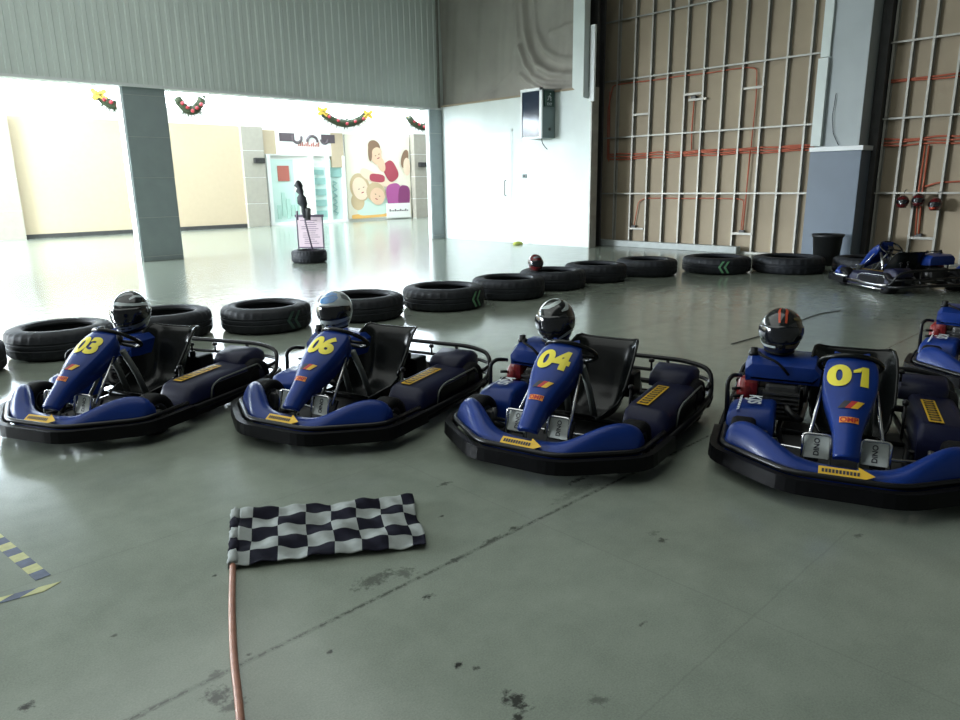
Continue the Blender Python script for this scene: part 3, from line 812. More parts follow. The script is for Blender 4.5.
    # wheels
    for s in (-1, 1):
        wheel(None, (.49,.49*s,.130), .130, .125, k, True)
        wheel(None, (-.42,.515*s,.140), .140, .185, k, False)
    b = MB(); b.tube([(-.42,-.45,.14),(-.42,.45,.14)], .020, seg=14); b.revolve([(.02,-.006),(.09,-.006),(.09,.006),(.02,.006)], 'Y', (-.42,.18,.14), 24); b.build('rear_axle', M['alloy'], k)
    # seat
    stn = [(.25,.165,.135,.02),(.20,.125,.165,.055),(.10,.095,.185,.10),(-.02,.085,.195,.15),(-.10,.115,.200,.185),(-.155,.20,.205,.18),(-.19,.30,.208,.15),(-.22,.40,.210,.11),(-.243,.475,.205,.07),(-.257,.508,.195,.035),(-.275,.520,.180,.012)]
    rings = []
    for i, (x, z, w_, h) in enumerate(stn):
        a_ = stn[max(i-1,0)]; c_ = stn[min(i+1,len(stn)-1)]; t = Vector((c_[0]-a_[0],0,c_[1]-a_[1])).normalized(); nn = Vector((-t.z*-1,0,-t.x)); 
        nn = Vector((t.z,0,-t.x)) if t.z >= 0 else Vector((-t.z,0,t.x))
        if nn.z < 0 and z < .15: nn = -nn
        row = []
        for v in (-1.06,-1.04,-1,-.9,-.7,-.35,0,.35,.7,.9,1,1.04,1.06):
            av = abs(v); e = 0 if av <= .7 else ((av-.7)/.36)
            lift = h*(e**1.5) + .012*(1-min(1,av))*-1*0
            row.append(Vector((x, .035+v*w_, z))+nn*lift)
        rings.append(row)
    b = MB(); b.loft(rings, closed=False); se = b.build('seat', M['gloss'], k); solid(se, .010, 0); subsurf(se, 1)
    b = MB(); b.tube([r_[0] for r_ in rings]+[p for p in rings[-1][1:-1]]+[r_[-1] for r_ in rings[::-1]], .009, seg=8); b.build('seat_rim', M['gloss'], se)
    # left side pod: navy box with sloping top, hollow black flank, grey arch line
    def pod(s, x0, x1, y0, y1, zt0, zt1, name, m):
        rg = []
        for x, f in ((x0+.01,.55),(x0,.70),(x0-.03,.95),(x0-.08,1.),(x1+.08,1.),(x1+.03,.96),(x1,.8)):
            t = (x0-x)/(x0-x1); zt = (zt0+(zt1-zt0)*t); zt = .07+(zt-.07)*f
            rg.append([Vector((x, s*yy, zz)) for yy, zz in ((y0,.07),(y0,zt-.02),(y0+.015,zt-.003),(y0+.03,zt),(y1-.06,zt-.012),(y1-.02,zt-.025),(y1,zt-.055),(y1+.005,.07))])
        b = MB(); b.loft(rg); return angle_smooth(b.build(name, m, k), 50)
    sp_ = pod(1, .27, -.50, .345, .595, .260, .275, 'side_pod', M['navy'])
    b = MB(); b.tube([(.10,.603,.09),(.075,.606,.205),(-.0,.606,.235),(-.42,.606,.245),(-.455,.606,.20)], .006, seg=8, fil=.06); b.build('arch_trim', M['steelgrey'], sp_)
    b = MB(); b.span(.05,-.43,.592,.603,.085,.215,bev=.004); b.build('flank_recess', M['black'], sp_)
    zf = lambda x: .2605+.015*(.27-x)/.77+.003
    b = MB(); b.verts_faces([(.20,.395,zf(.20)),(.20,.465,zf(.20)-.002),(-.20,.465,zf(-.20)-.002),(-.20,.395,zf(-.20))], [(0,1,2,3)], False); stp = b.build('pod_strip', M['yellow2'], sp_)
    b = MB(); rr = random.Random(3)
    for q in range(9):
        xx = .180-q*.042; z_ = zf(xx)+.0015
        for (a_, c_, w0, w1) in ((0,.026,.405,.415),(0,.026,.445,.455),(0,.009,.405,.455),(.016 if q % 2 else .010,.024 if q % 2 else .019,.405,.455)):
            b.verts_faces([(xx-a_,w0,z_),(xx-a_,w1,z_),(xx-c_,w1,z_),(xx-c_,w0,z_)], [(0,1,2,3)], False)
    b.build('strip_lettering', M['ink'], stp)
    # rear left cover with two knobs
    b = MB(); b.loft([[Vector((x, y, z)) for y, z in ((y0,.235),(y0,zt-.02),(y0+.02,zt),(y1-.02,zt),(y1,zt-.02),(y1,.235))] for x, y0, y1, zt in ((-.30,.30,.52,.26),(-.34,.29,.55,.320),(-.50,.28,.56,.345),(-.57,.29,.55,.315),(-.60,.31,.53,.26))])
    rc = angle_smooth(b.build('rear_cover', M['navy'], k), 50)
    for (x, y) in ((-.34,.30),(-.28,.14)):
        b = MB(); b.tube([(x,y,.33),(x,y,.385)], .007); b.revolve([(.001,.0),(.018,.0),(.020,.012),(.010,.022),(.001,.022)], 'Z', (x,y,.38), 14); b.build('cover_knob', M['frame'], rc)
    b = MB(); b.box((-.34,.12,.22),(.16,.18,.16),bev=.02); b.tube([(-.28,.14,.29),(-.28,.14,.34)], .02); b.build('brake_housing', M['black'], k)
    # right: small pod with white lettering
    kp = pod(-1, .36, .10, .345, .595, .262, .285, 'front_side_pod', M['blue'])
    b = MB(); lettering(b, 'KJS', .095, lambda u, v: Vector((.215+u, -.468+v, .2865-u*.085)), bold=.003, sx=1.05)
    b.build('pod_lettering', M['whiteink'], kp)
    b = MB()
    for q in range(8): b.verts_faces([Vector((.335-q*.028,-.545-.0,.252+q*.0026)), Vector((.318-q*.028,-.545,.254+q*.0026)), Vector((.318-q*.028,-.53,.262+q*.0026)), Vector((.335-q*.028,-.53,.260+q*.0026))], [(0,1,2,3)], False)
    b.build('pod_small_print', M['whiteink'], kp)
    # engine and tank
    b = MB(); b.box((-.16,-.36,.20),(.28,.26,.20),bev=.02); b.box((-.02,-.33,.27),(.10,.18,.14),bev=.02)
    for q in range(6): b.box((.045,-.33,.16+q*.026),(.05,.20,.010))
    b.revolve([(.02,-.02),(.075,-.02),(.08,.02),(.03,.03)], 'Y', (-.18,-.235,.19), 22)
    en = b.build('engine', M['alloy'], k)
    b = MB(); b.revolve([(.001,-.045),(.055,-.045),(.085,-.02),(.09,.03),(.06,.04),(.001,.04)], 'Y', (-.06,-.535,.265), 26)
    b.box((-.06,-.50,.30),(.16,.08,.12),bev=.03); b.build('engine_cowl', M['red'], en)
    b = MB()
    for q in range(3): b.tube([(.02,-.52-.02*q,.20+.045*q),(.045,-.60,.20+.045*q)], .010)
    b.build('cooling_fin', M['frame'], en)
    b = MB(); b.tube([(.03,-.30,.23),(.10,-.28,.20),(.12,-.22,.16),(-.30,-.20,.14),(-.55,-.22,.16)], .022, fil=.06); b.build('exhaust_pipe', M['frame'], en)
    b = MB(); b.loft([[Vector((x, y, z)) for y, z in ((y0,zb),(y0-.004,zt-.04),(y0+.03,zt),(y1-.03,zt),(y1+.004,zt-.04),(y1,zb))] for x, y0, y1, zb, zt in ((.03,-.50,-.17,.37,.40),(.015,-.535,-.135,.345,.445),(-.05,-.54,-.13,.34,.478),(-.27,-.54,-.13,.34,.482),(-.34,-.52,-.15,.345,.465),(-.345,-.50,-.17,.37,.42))])
    tk = angle_smooth(b.build('fuel_tank', M['blue'], k), 40)
    b = MB(); b.revolve([(.001,0),(.030,0),(.030,.022),(.022,.026),(.022,.048),(.001,.05)], 'Z', (-.09,-.505,.475), 18); b.build('tank_cap', M['frame'], tk)
    b = MB(); b.tube([(-.09,-.475,.495),(.0,-.46,.50),(.03,-.36,.47),(.03,-.30,.40)], .008, fil=.04); b.build('fuel_hose', M['rubber'], tk)
    b = MB()
    for (x, y) in ((-.0,-.2),(-.28,-.2),(-.28,-.48),(-.02,-.5)): b.tube([(x,y,.24),(x,y,.36)], .010)
    b.build('tank_bracket', M['frame'], tk)
    # hoop and lever guard at the right side of the engine
    b = MB(); b.tube([(.16,-.61,.12),(.135,-.62,.36),(.09,-.60,.385),(.02,-.56,.37)], .013, fil=.05); b.tube([(.16,-.61,.12),(-.40,-.61,.14)], .013)
    b.build('engine_guard', M['frame'], k)
    b = MB(); b.tube([(.05,.30,.10),(.03,.30,.30)], .008); b.revolve([(.001,0),(.017,.004),(.017,.024),(.001,.03)], 'Z', (.03,.30,.29), 12); b.build('brake_lever', M['frame'], k)
    return k

def number(k, txt, lbl):
    pn = [c for c in k.children if c.name.startswith('front_panel')][0]
    b = MB(); fn = on_panel(NL[-1]*.66, 0.)
    if txt == '01':
        lettering(b, '0', .185, lambda u, v: fn(u-.055, v), bold=.009, step=.02, sx=1.12)
        for q in ([(.040,-.066),(.078,-.066),(.078,.066),(.048,.066)], [(.008,.018),(.042,.028),(.052,.066),(.008,.036)]): patch(b, q, fn, 8)
    else: lettering(b, txt, .180, fn, bold=.009, step=.02, sx=1.06)
    o = b.build('race_number', M['yellow'], pn); o['label'] = lbl
proto = build_kart()
specs = [
    ('01', (4.16, 1.373), 200.9, 'blue and black go-kart with yellow number 01 on its front panel'),
    ('04', (3.427, 2.643), 194.6, 'blue and black go-kart with yellow number 04 on its front panel'),
    ('06', (2.72, 3.985), 198.5, 'blue and black go-kart with yellow number 06 on its front panel'),
    ('03', (1.655, 5.16), 206, 'blue and black go-kart with yellow number 03, cut by the left edge'),
    (None, (6.66, 1.01), 187, 'blue go-kart parked behind kart 01, half cut off by the right edge'),
    (None, (11.12, 3.12), 56, 'distant go-kart with chromed side rails facing left, below the hanging helmets'),
    (None, (12.15, 1.85), 62, 'distant dark go-kart at the far right edge, nose towards the chrome-railed kart'),
]
karts = []
for i, (num, (x, y), a_, lb) in enumerate(specs):
    k = proto if i == 0 else copy_tree(proto)
    karts.append(k)
for k, (num, (x, y), a_, lb) in zip(karts, specs):
    k.location = (x, y, 0); k.rotation_euler = (0, 0, math.radians(a_))
    tag(k, lb, 'go-kart', 'go-karts parked in the hall')
    if num: number(k, num, 'yellow race number '+num)
# the far kart has bright chromed side rails and grey stays
for c in karts[5].children:
    if c.name.split('.')[0] in ('side_bumper', 'column_support'):
        c.data = c.data.copy(); c.data.materials[0] = M['chrome']
    for g in c.children:
        if g.name.split('.')[0] in ('bumper_tube', 'lower_bumper_tube', 'arch_trim'):
            g.data = g.data.copy(); g.data.materials[0] = M['chrome']

# ------------------------------------------------------------------ helmets
def hp(az, el, off=0.):
    ca, sa, ce, se_ = math.cos(az), math.sin(az), math.cos(el), math.sin(el)
    cp = ce**.5 if el < 0 else ce
    x, y, z = ca*cp*.142, sa*cp*.118, se_*.128
    if el < 0:
        k_ = max(0, ca)**2*min(1, -el/.5); x *= 1+.15*k_; 
        y *= 1-.12*min(1, -el/.9); x *= 1-.14*min(1, -el/.9)*max(0, -ca)
    n = Vector((x/.02, y/.014, z/.0164)).normalized()
    return Vector((x, y, z*1.06+.14)) + n*off
D2 = math.radians
def hstripe(name, pts, m, par, off=.0018):
    """pts: list of (az, el, half width in degrees) -> a band painted over the shell"""
    vs = []; fs = []
    P = []
    for i in range(len(pts)-1):
        for t in range(6):
            f = t/6; P.append([pts[i][q]*(1-f)+pts[i+1][q]*f for q in range(3)])
    P.append(list(pts[-1]))
    for i, (a_, e_, w_) in enumerate(P):
        p0 = P[max(i-1,0)]; p1 = P[min(i+1,len(P)-1)]; dx, dy = p1[0]-p0[0], p1[1]-p0[1]; L_ = math.hypot(dx, dy) or 1
        nx, ny = -dy/L_, dx/L_
        for q in (-1, -.33, .33, 1):
            vs.append(hp(D2(a_+nx*w_*q), D2(max(-52, min(89, e_+ny*w_*q))), off))
    for i in range(len(P)-1):
        for q in range(3): j = i*4+q; fs.append((j, j+4, j+5, j+1))
    b = MB(); b.verts_faces(vs, fs); return b.build(name, m, par)
def helmet(loc, yaw, shell, label, marks, scale=1.0, group='racing helmets', pitch=0., vis=True):
    h = empty('racing_helmet', loc, yaw, label, 'helmet', group); h.scale = (scale,)*3; h.rotation_euler = (0, pitch, yaw)
    rings = []
    els = [-56+6*i for i in range(25)]
    els = [e for e in els if e < 88]+[89.5]
    for e in els: rings.append([hp(2*PI*j/48, D2(e)) for j in range(48)])
    low = [Vector((p.x*.86, p.y*.86, p.z+.006)) for p in rings[0]]
    low2 = [Vector((p.x*.80, p.y*.80, p.z+.05)) for p in rings[0]]
    b = MB(); b.loft([low2, low]+rings); b.build('shell', M[shell], h)
    b = MB(); b.tube([hp(2*PI*j/36, D2(-56), .001) for j in range(36)], .006, seg=6, closed=True); b.build('neck_trim', M['rubber'], h)
    vs = []; fs = []; na, ne = 30, 8
    for i in range(na+1):
        for j in range(ne+1):
            a_ = -82+164*i/na; f = math.cos(D2(a_*.9)); lo = -20+8*(1-f); hi = 22-9*(1-f)
            vs.append(hp(D2(a_), D2(lo+(hi-lo)*j/ne), .0035))
    for i in range(na):
        for j in range(ne): q = i*(ne+1)+j; fs.append((q, q+ne+1, q+ne+2, q+1))
    b = MB(); b.verts_faces(vs, fs); v = b.build('visor', M['visor'], h); solid(v, .003, 1)
    for s in (-1, 1):
        b = MB(); p = hp(D2(80*s), D2(3), .001); b.revolve([(.001,-.004),(.018,-.004),(.016,.004),(.001,.005)], 'Y', p, 16); b.build('visor_pivot', M['rubber'], v)
    for q in range(3):
        a_ = (-22+22*q); b = MB(); p = hp(D2(a_), D2(-36), .002); b.box(p, (.006,.022,.008), Matrix.Rotation(D2(a_), 4, 'Z'), bev=.002); b.build('chin_vent', M['rubber'], h)
    for (mn, pts) in marks: hstripe('painted_flash', pts, M[mn], h)
    return h
M['h_black'] = mat('black_helmet_lacquer', (.010,.010,.011,1), .14, coat=.7)
M['h_grey'] = mat('grey_helmet_lacquer', (.16,.18,.19,1), .2, coat=.5, var=.2, scale=14)
M['h_blue'] = mat('blue_helmet_lacquer', (.05,.20,.46,1), .15, coat=.7, var=.25, scale=18)
M['h_white'] = mat('white_helmet_lacquer', (.48,.54,.55,1), .2, coat=.6)
M['h_silver'] = mat('silver_flash', (.42,.47,.46,1), .3, .1)
M['h_red'] = mat('red_flash', (.50,.07,.03,1), .3)
M['h_gold'] = mat('dull_gold_flash', (.16,.12,.045,1), .35)
M['h_maroon'] = mat('maroon_helmet_lacquer', (.09,.008,.010,1), .22, coat=.3)
def onkart(i, x, y, z):
    k = karts[i]; a_ = k.rotation_euler.z; return (k.location.x+x*math.cos(a_)-y*math.sin(a_), k.location.y+x*math.sin(a_)+y*math.cos(a_), z)
ZT = .468
helmet(onkart(0,-.20,-.37,ZT), D2(205), 'h_black', 'black helmet with red crown flash, resting on the tank of kart 01',
       [('h_red',[(-8,30,3),(-14,55,5),(-30,80,8)]),('h_red',[(10,30,3),(16,55,5),(40,80,8)]),('h_gold',[(15,-28,4),(55,-30,7),(95,-20,9)]),('h_gold',[(40,40,3),(80,35,6),(120,20,5)]),('h_silver',[(-15,-30,3),(-60,-32,4),(-90,-22,2)]),('h_red',[(70,50,4),(110,35,5),(140,25,3)])], 1.04)
helmet(onkart(1,-.19,-.31,ZT), D2(208), 'h_black', 'black helmet with silver-white flashes, resting on the tank of kart 04',
       [('h_silver',[(20,-42,2),(50,-28,5),(85,-12,6),(120,12,3)]),('h_silver',[(35,35,2),(60,42,6),(85,60,8),(120,62,3)]),('h_silver',[(-50,40,3),(-15,48,7),(15,62,8),(60,72,4)]),('h_silver',[(-60,-25,4),(-35,-36,6),(-10,-44,3)]),('h_silver',[(90,30,3),(125,38,5),(150,30,3)])], 1.08)
helmet(onkart(2,-.22,-.45,ZT), D2(215), 'h_white', 'white helmet with blue crown and dark visor, resting on the tank of kart 06',
       [('h_blue',[(-45,34,7),(-10,40,13),(20,44,12),(42,50,5)]),('h_blue',[(-30,60,8),(10,66,9),(45,60,4)]),('h_grey',[(60,50,8),(95,40,12),(130,20,10)]),('h_grey',[(20,-40,4),(60,-34,6),(100,-28,6)])], 1.06)
helmet(onkart(3,-.22,-.33,ZT), D2(228), 'h_black', 'black and grey swirled helmet, resting on the tank of kart 03',
       [('h_white',[(-60,28,3),(-20,36,5),(25,32,4),(70,26,4),(110,20,6),(150,0,5)]),('h_grey',[(-60,-30,7),(-20,-38,8),(20,-36,8),(60,-30,7),(100,-12,8),(140,15,6)]),('h_grey',[(-40,55,6),(0,70,8),(60,70,6)]),('h_white',[(30,48,3),(60,55,4),(100,45,4)])], 1.12, pitch=.08)

# ------------------------------------------------------------------ tyres
def tyre_mesh(name, Rr=.5, H=.27):
    k = Rr/.5; b = MB()
    prof = [(.325,.034),(.340,.010),(.372,.000),(.420,.004),(.468,.018),(.490,.040),(.497,.070),(.499,.100),(.492,.106),(.492,.116),(.499,.122),(.499,.148),(.492,.154),(.492,.164),(.499,.170),
            (.497,.200),(.490,.230),(.468,.252),(.420,.266),(.372,.270),(.340,.262),(.325,.240),(.330,.222),(.355,.232),(.400,.225),(.455,.190),(.465,.135),(.455,.080),(.400,.045),(.355,.038),(.330,.048)]
    seg = 96; rings = []
    for (r, z) in prof+[prof[0]]:
        ring = []
        for j in range(seg):
            a_ = 2*PI*j/seg; rr = r
            if r > .484 and (z < .075 or z > .195) and j % 3 == 0: rr = r-.016
            if .462 < r < .484 and (z < .03 or z > .24) and j % 3 == 0: rr = r-.010
            ring.append(Vector((rr*k*math.cos(a_), rr*k*math.sin(a_), z/.27*H)))
        rings.append(ring)
    b.loft(rings, True, False)
    me = b.build(name, M['tyre']); angle_smooth(me, 35); return me
def chevrons(par, Rr, ang, m, H=.27):
    for q in (0, 1):
        b = MB()
        def fn(u, v):
            a_ = ang+u/Rr; return Vector(((Rr+.004)*math.cos(a_), (Rr+.004)*math.sin(a_), .135+v))
        o_ = q*.085
        patch(b, [(o_-.045,0),(o_-.008,0),(o_+.052,.095),(o_+.015,.095)], fn, 4); patch(b, [(o_-.045,0),(o_-.008,0),(o_+.052,-.095),(o_+.015,-.095)], fn, 4)
        b.build('painted_chevron', M[m], par)
TY = [((.72,7.30),.44,'old truck tyre at the far left edge, behind kart 03 nose',None),
      ((1.66,7.55),.46,'old truck tyre seen behind the number 03 panel',None),
      ((2.66,7.62),.47,'old truck tyre partly hidden by the swirled helmet of kart 03',None),
      ((3.60,7.20),.48,'old truck tyre in the open between helmets of karts 03 and 06',(30,'chev_dull')),
      ((4.70,6.98),.50,'old truck tyre just right of the blue-crowned helmet',None),
      ((5.83,6.80),.52,'old truck tyre with green chevrons behind kart 06 seat',(46,'chev')),
      ((6.97,6.76),.50,'old truck tyre between the chevron one and the one holding a helmet',None),
      ((8.02,6.86),.49,'old truck tyre with a small helmet lying on it',None),
      ((9.08,6.88),.49,'old truck tyre second from the right end of the long row',None),
      ((10.18,6.66),.50,'old truck tyre at the right end of the long row',None),
      ((11.25,5.98),.56,'old truck tyre with green chevrons in front of the stud wall',(8,'chev')),
      ((12.0,5.08),.57,'big old truck tyre below the blue-grey pillar base',None),
      ((12.55,4.02),.52,'old truck tyre hidden behind the distant go-kart nose',None)]
for i, ((x, y), R_, lb, ch) in enumerate(TY):
    o = tyre_mesh('truck_tyre', R_); o.location = (x, y, 0)
    tag(o, lb, 'tyre', 'truck tyres forming the track barrier')
    if ch: o.rotation_euler.z = math.atan2(-y, -x)+.0; chevrons(o, R_*1.0, D2(ch[0]), ch[1])
    else: o.rotation_euler.z = i*.7
helmet((7.66,6.88,.262), D2(240), 'h_maroon', 'small dark red helmet lying on a tyre of the barrier', [('h_grey',[(-40,40,6),(0,50,8),(40,45,6)]),('h_black',[(60,0,10),(110,10,12)])], .92)
for i, (y, z, yw, lb, sh) in enumerate(((4.16,.97,200,'leftmost of the three dark red helmets hanging on the studs','h_maroon'),(3.91,1.0,185,'middle one of the three dark red helmets hanging on the studs','h_maroon'),(3.64,.93,170,'rightmost and reddest of the three helmets hanging on the studs','h_maroon'))):
    helmet((14.42,y,z), D2(yw), sh, lb, [('h_black',[(-50,45,8),(0,60,8),(50,45,8)])] if i != 2 else [('h_red',[(-30,-30,6),(0,-34,8),(30,-30,6)])], .86, 'helmets hanging on the stud wall')
    b = MB(); b.tube([(14.59,y,z+.33),(14.50,y,z+.32),(14.46,y,z+.27)], .006, seg=6, fil=.02); o = b.build('wall_hook', M['dark_steel']); tag(o, 'thin hook holding the %s hanging helmet' % ('leftmost','middle','rightmost')[i], 'hook', 'helmet hooks')
# small tyre carrying a notice board and a bundle of rolled flags
st_ = tyre_mesh('small_tyre', .36, .26); st_.location = (7.55, 13.0, 0); tag(st_, 'small tyre used as a stand out on the bright floor', 'tyre')
nb = empty('notice_board', (7.63, 13.03, .262), D2(-50), 'pale pink notice in a dull frame standing in a small tyre', 'notice board')
b = MB(); b.box((0,0,.34),(.50,.012,.62)); b.build('notice_sheet', M['pink_paper'], nb)
b = MB(); b.tube([(-.27,0,0),(-.27,0,.68)], .014); b.tube([(.27,0,0),(.27,0,.68)], .014); b.box((0,0,.67),(.60,.03,.05)); b.box((0,0,.03),(.54,.03,.03)); b.build('board_frame', M['purple_frame'], nb)
b = MB()
for q in range(12): b.box((-.02+.02*(q % 3), -.009, .58-.042*q), (.36-.05*((q*3) % 4), .003, .010))
b.build('notice_lettering', M['purple_frame'], nb)
fs_ = empty('rolled_flag', (7.47, 12.90, .20), D2(-50), 'dark rolled flags bunched on a pole that crosses the pink notice', 'flag')
b = MB(); b.tube([(.12,-.03,.0),(.0,-.03,.62),(-.06,-.02,1.30)], .016); b.build('pole', M['purple_frame'], fs_)
b = MB(); b.loft([[Vector((cx+r_*math.cos(a_)*(1+.25*math.sin(3*a_+z*9)), -.03+r_*.7*math.sin(a_), z)) for a_ in [2*PI*q/14 for q in range(14)]] for (z, r_, cx) in ((.70,.04,.0),(.82,.07,.0),(.92,.05,-.01),(.98,.09,-.03),(1.10,.085,-.03),(1.16,.045,-.04),(1.22,.075,-.06),(1.28,.05,-.06),(1.33,.08,-.09),(1.40,.05,-.09),(1.43,.02,-.09))]); b.build('bunched_cloth', M['tyre'], fs_)
b = MB(); b.loft([[Vector((cx+r_*math.cos(a_), -.02+r_*.7*math.sin(a_), z)) for a_ in [2*PI*q/10 for q in range(10)]] for (z, r_, cx) in ((.66,.06,.05),(.88,.07,.06),(.90,.03,.06))]); b.build('bunched_cloth', M['dark_steel'], fs_)
b = MB(); b.tube([(-.17,-.0,.66),(-.17,0,.84)], .022); b.build('clamp_post', M['purple_frame'], fs_)

# ------------------------------------------------------------------ bucket, cabinet with exit sign, floor bits
bk = empty('bucket', (13.35, 4.98, 0), 0, 'black bucket upside on a low stool in front of the pillar', 'bucket')
bk['label'] = 'large black tapered bin in front of the blue-grey pillar base'
b = MB(); b.revolve([(.001,.012),(.19,.012),(.20,.0),(.205,.0),(.245,.50),(.262,.50),(.262,.54),(.235,.54),(.195,.02),(.001,.02)], 'Z', (0,0,0), 36); b.build('bin_body', M['bucket'], bk)
b = MB(); b.tube([(.262*math.cos(2*PI*q/36), .262*math.sin(2*PI*q/36), .54) for q in range(36)], .012, seg=8, closed=True); b.build('bin_rim', M['bucket'], bk)
cb_ = empty('wall_cabinet', (13.66, 12.0, 2.56), 0, 'grey wall cabinet with dark glazed front and a white edge on the white wall', 'cabinet')
b = MB(); b.span(-.46,0,-.34,.32,0,1.10); b.build('cabinet_body', M['cab_grey'], cb_)
b = MB(); b.span(-.475,-.46,-.30,.30,.04,1.05); b.build('glazed_front', M['cab_glass'], cb_)
b = MB(); b.span(-.50,-.46,-.355,-.28,-.01,1.12); b.span(-.49,-.46,.29,.33,-.01,1.12); b.span(-.50,-.46,-.355,.33,1.06,1.12); b.span(-.49,-.46,-.355,.33,-.02,.03); b.build('white_edge', M['trim_white'], cb_)
b = MB(); b.revolve([(.001,-.01),(.035,-.01),(.035,.01),(.001,.01)], 'Y', (-.20,-.35,.20), 16); b.build('lock', M['dark_steel'], cb_)
b = MB(); b.tube([(-.2,-.1,0),(-.21,-.12,-.10),(-.20,-.2,-.20),(-.2,-.28,-.26)], .010, seg=6, fil=.05); b.build('loose_cable', M['rubber'], cb_)
ex = empty('exit_sign', (13.42, 11.64, 3.44), 0, 'small dark green exit sign on the right side of the wall cabinet', 'sign')
b = MB(); b.box((0,-.0,0),(.34,.03,.36),bev=.006); b.build('sign_plate', M['exit_green'], ex)
b = MB(); lettering(b, 'EXIT', .085, lambda u, v: Vector((u,-.017,v-.12)), bold=.001); b.build('sign_lettering', M['whiteink'], ex)
b = MB(); b.tube([(-.06,-.018,.03),(0,-.018,.07),(.05,-.018,.02)], .012, seg=6); b.tube([(-.01,-.018,.06),(-.04,-.018,0),(-.08,-.018,-.04)], .010, seg=6); b.tube([(0,-.018,.05),(.04,-.018,-.0),(.04,-.018,-.05)], .010, seg=6)
bmesh.ops.create_icosphere(b.b, subdivisions=2, radius=.018, matrix=Matrix.Translation((.02,-.018,.11))); b.build('running_figure', M['whiteink'], ex)
b = MB(); b.loft([[Vector((r_*1.6*math.cos(a_), r_*math.sin(a_), z)) for a_ in [2*PI*q/14 for q in range(14)]] for (z, r_) in ((0,.09),(.02,.10),(.06,.08),(.075,.03))]); o = b.build('cleaning_cloth', mat('yellow_green_cloth', (.45,.50,.10,1), .8)); o.location = (13.3,12.55,0); tag(o, 'small yellow-green cloth lying at the foot of the white wall', 'cloth')

# chequered flag lying on the floor
A = Vector((1.295,3.025,0)); B = Vector((1.965,2.575,0)); Cc = Vector((1.705,2.140,0)); Dd = Vector((1.050,2.565,0))
M['f_white'] = mat('off_white_cotton', (.27,.295,.285,1), .85, var=.12, scale=20, bump=.15, bscale=300)
M['f_black'] = mat('black_cotton', (.008,.008,.016,1), .85, var=.2, scale=20, bump=.1, bscale=300, spec=.1)
fl = empty('chequered_flag', (1.17, 2.80, 0), 0, 'black and white chequered flag lying on the floor with a reddish-brown pole', 'flag')
nx, ny = 84, 50; vs = []; fs2 = []; mi = []
def flagz(u, v):
    return .020+.006*math.sin(u*21+v*5)+.005*math.sin(v*17+u*9)+.004*math.sin(u*47-v*11)+.010*max(0, 1-abs(u-.62)/.12)*v+.008*max(0, 1-u/.08)
for i in range(nx+1):
    for j in range(ny+1):
        u, v = i/nx, j/ny
        p = (A*(1-u)+B*u)*(1-v)+(Dd*(1-u)+Cc*u)*v
        perp = Vector((-.54,-.84,0))
        p = p+perp*(.003*math.sin(u*19)*v+.003*math.sin(u*11+2)*(1-v))+Vector((.82,-.56,0))*(.006*math.sin(v*9+1)*u)
        vs.append(p-Vector((1.17,2.80,0))+Vector((0,0,flagz(u, v))))
cols = [0,.075,.22,.365,.51,.655,.80,.93,1.0]
def colidx(u):
    c_ = 0
    while c_ < len(cols)-2 and u >= cols[c_+1]: c_ += 1
    return c_
b = MB(); bv = [b.b.verts.new(v) for v in vs]
for i in range(nx):
    for j in range(ny):
        q = i*(ny+1)+j; f = b.b.faces.new((bv[q], bv[q+1], bv[q+ny+2], bv[q+ny+1])); f.smooth = True
        f.material_index = (colidx((i+.5)/nx)+int((j+.5)/ny*5)+1) % 2
me = b.build('flag_cloth', [M['f_black'], M['f_white']], fl); solid(me, .003)
O = Vector((1.17,2.80,0))
PP = [Vector((1.275,3.04,.016)),Vector((1.045,2.575,.017)),Vector((.90,2.27,.018)),Vector((.79,2.02,.02)),Vector((.685,1.75,.018)),Vector((.56,1.47,.016))]
b = MB(); b.tube([p-O for p in PP], .0125, seg=12, fil=.1); b.build('flag_pole', M['copper'], fl)
d_ = (PP[1]-PP[0]); vs = []; L_ = d_.length; dn = d_.normalized(); sd = dn.cross(Vector((0,0,1)))
b = MB()
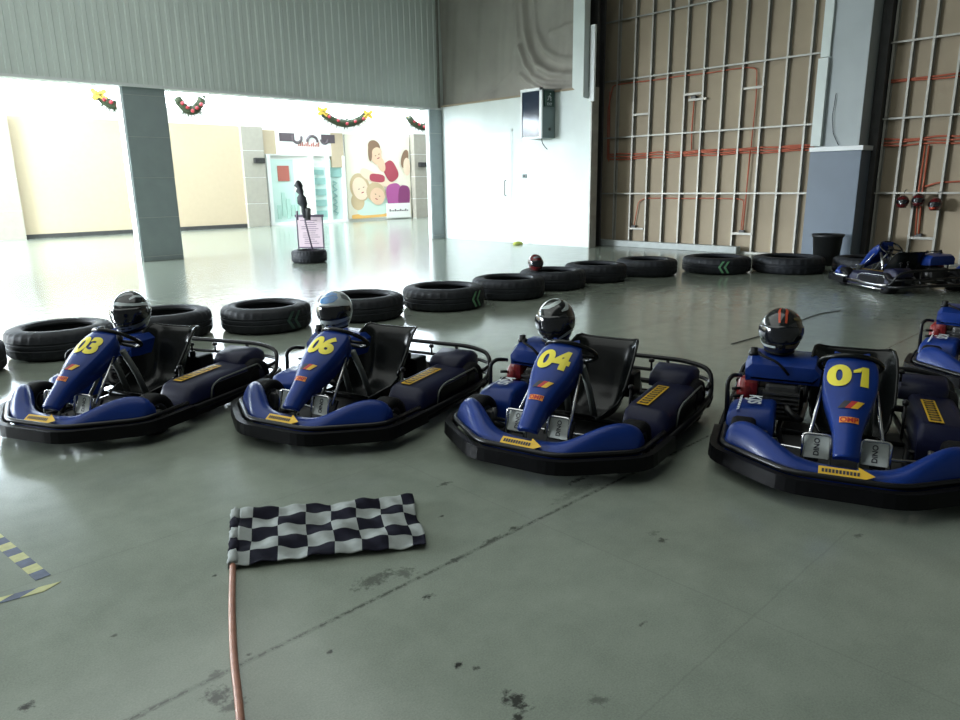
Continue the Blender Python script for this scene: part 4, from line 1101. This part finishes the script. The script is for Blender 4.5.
for q in range(5):
    mm = q % 2
    r0 = [[PP[0]-O+dn*(L_*(q+f)/5)+ (sd*math.cos(a_)+Vector((0,0,1))*math.sin(a_))*(.021+.004*math.sin(5*a_+f*6+q)) for a_ in [2*PI*w_/12 for w_ in range(12)]] for f in (0,.33,.66,1)]
    for r_ in r0:
        for p in r_: p.z = max(p.z, .001)
    b.loft(r0, mi=mm)
b.build('pole_sleeve', [M['f_white'], M['f_black']], fl)
# hazard tapes
M['t_yel'] = mat('faded_yellow_tape', (.42,.42,.17,1), .6, var=.15, scale=30); M['t_blu'] = mat('faded_dark_blue_tape', (.045,.065,.12,1), .6, var=.3, scale=30)
def tape(P0, P1, w_, n, label, slant=.0):
    P0, P1 = Vector(P0), Vector(P1); t = (P1-P0); L_ = t.length; t.normalize(); s = Vector((-t.y, t.x, 0)); b = MB()
    for q in range(n):
        a0, a1 = P0+t*(L_*q/n), P0+t*(L_*(q+1)/n); sl = t*slant
        b.verts_faces([a0-s*w_/2-sl, a1-s*w_/2-sl, a1+s*w_/2+sl, a0+s*w_/2+sl, a0-s*w_/2-sl+Vector((0,0,.0015)), a1-s*w_/2-sl+Vector((0,0,.0015)), a1+s*w_/2+sl+Vector((0,0,.0015)), a0+s*w_/2+sl+Vector((0,0,.0015))],
                      [(4,5,6,7),(0,1,5,4),(2,3,7,6),(1,2,6,5),(3,0,4,7),(0,3,2,1)], False, mi=q % 2)
    o = b.build('floor_tape', [M['t_yel'], M['t_blu']]); tag(o, label, 'tape', 'hazard tapes on the floor')
tape((.365,3.93,.0005), (.475,3.055,.0005), .055, 12, 'upper strip of yellow and dark striped hazard tape near the left edge')
tape((.10,3.03,.0005), (.485,2.955,.0005), .045, 5, 'lower strip of yellow and dark striped hazard tape near the left edge', .03)
# thin wires on the floor behind kart 01
b = MB(); b.tube([(6.2,3.09,.006),(7.0,3.04,.006),(7.86,3.11,.006),(8.35,3.12,.006),(8.7,3.02,.006)], .005, seg=6, fil=.3); o = b.build('floor_cable', M['dark_steel']); tag(o, 'thin dark cable lying on the floor behind the kart 01 helmet', 'cable')
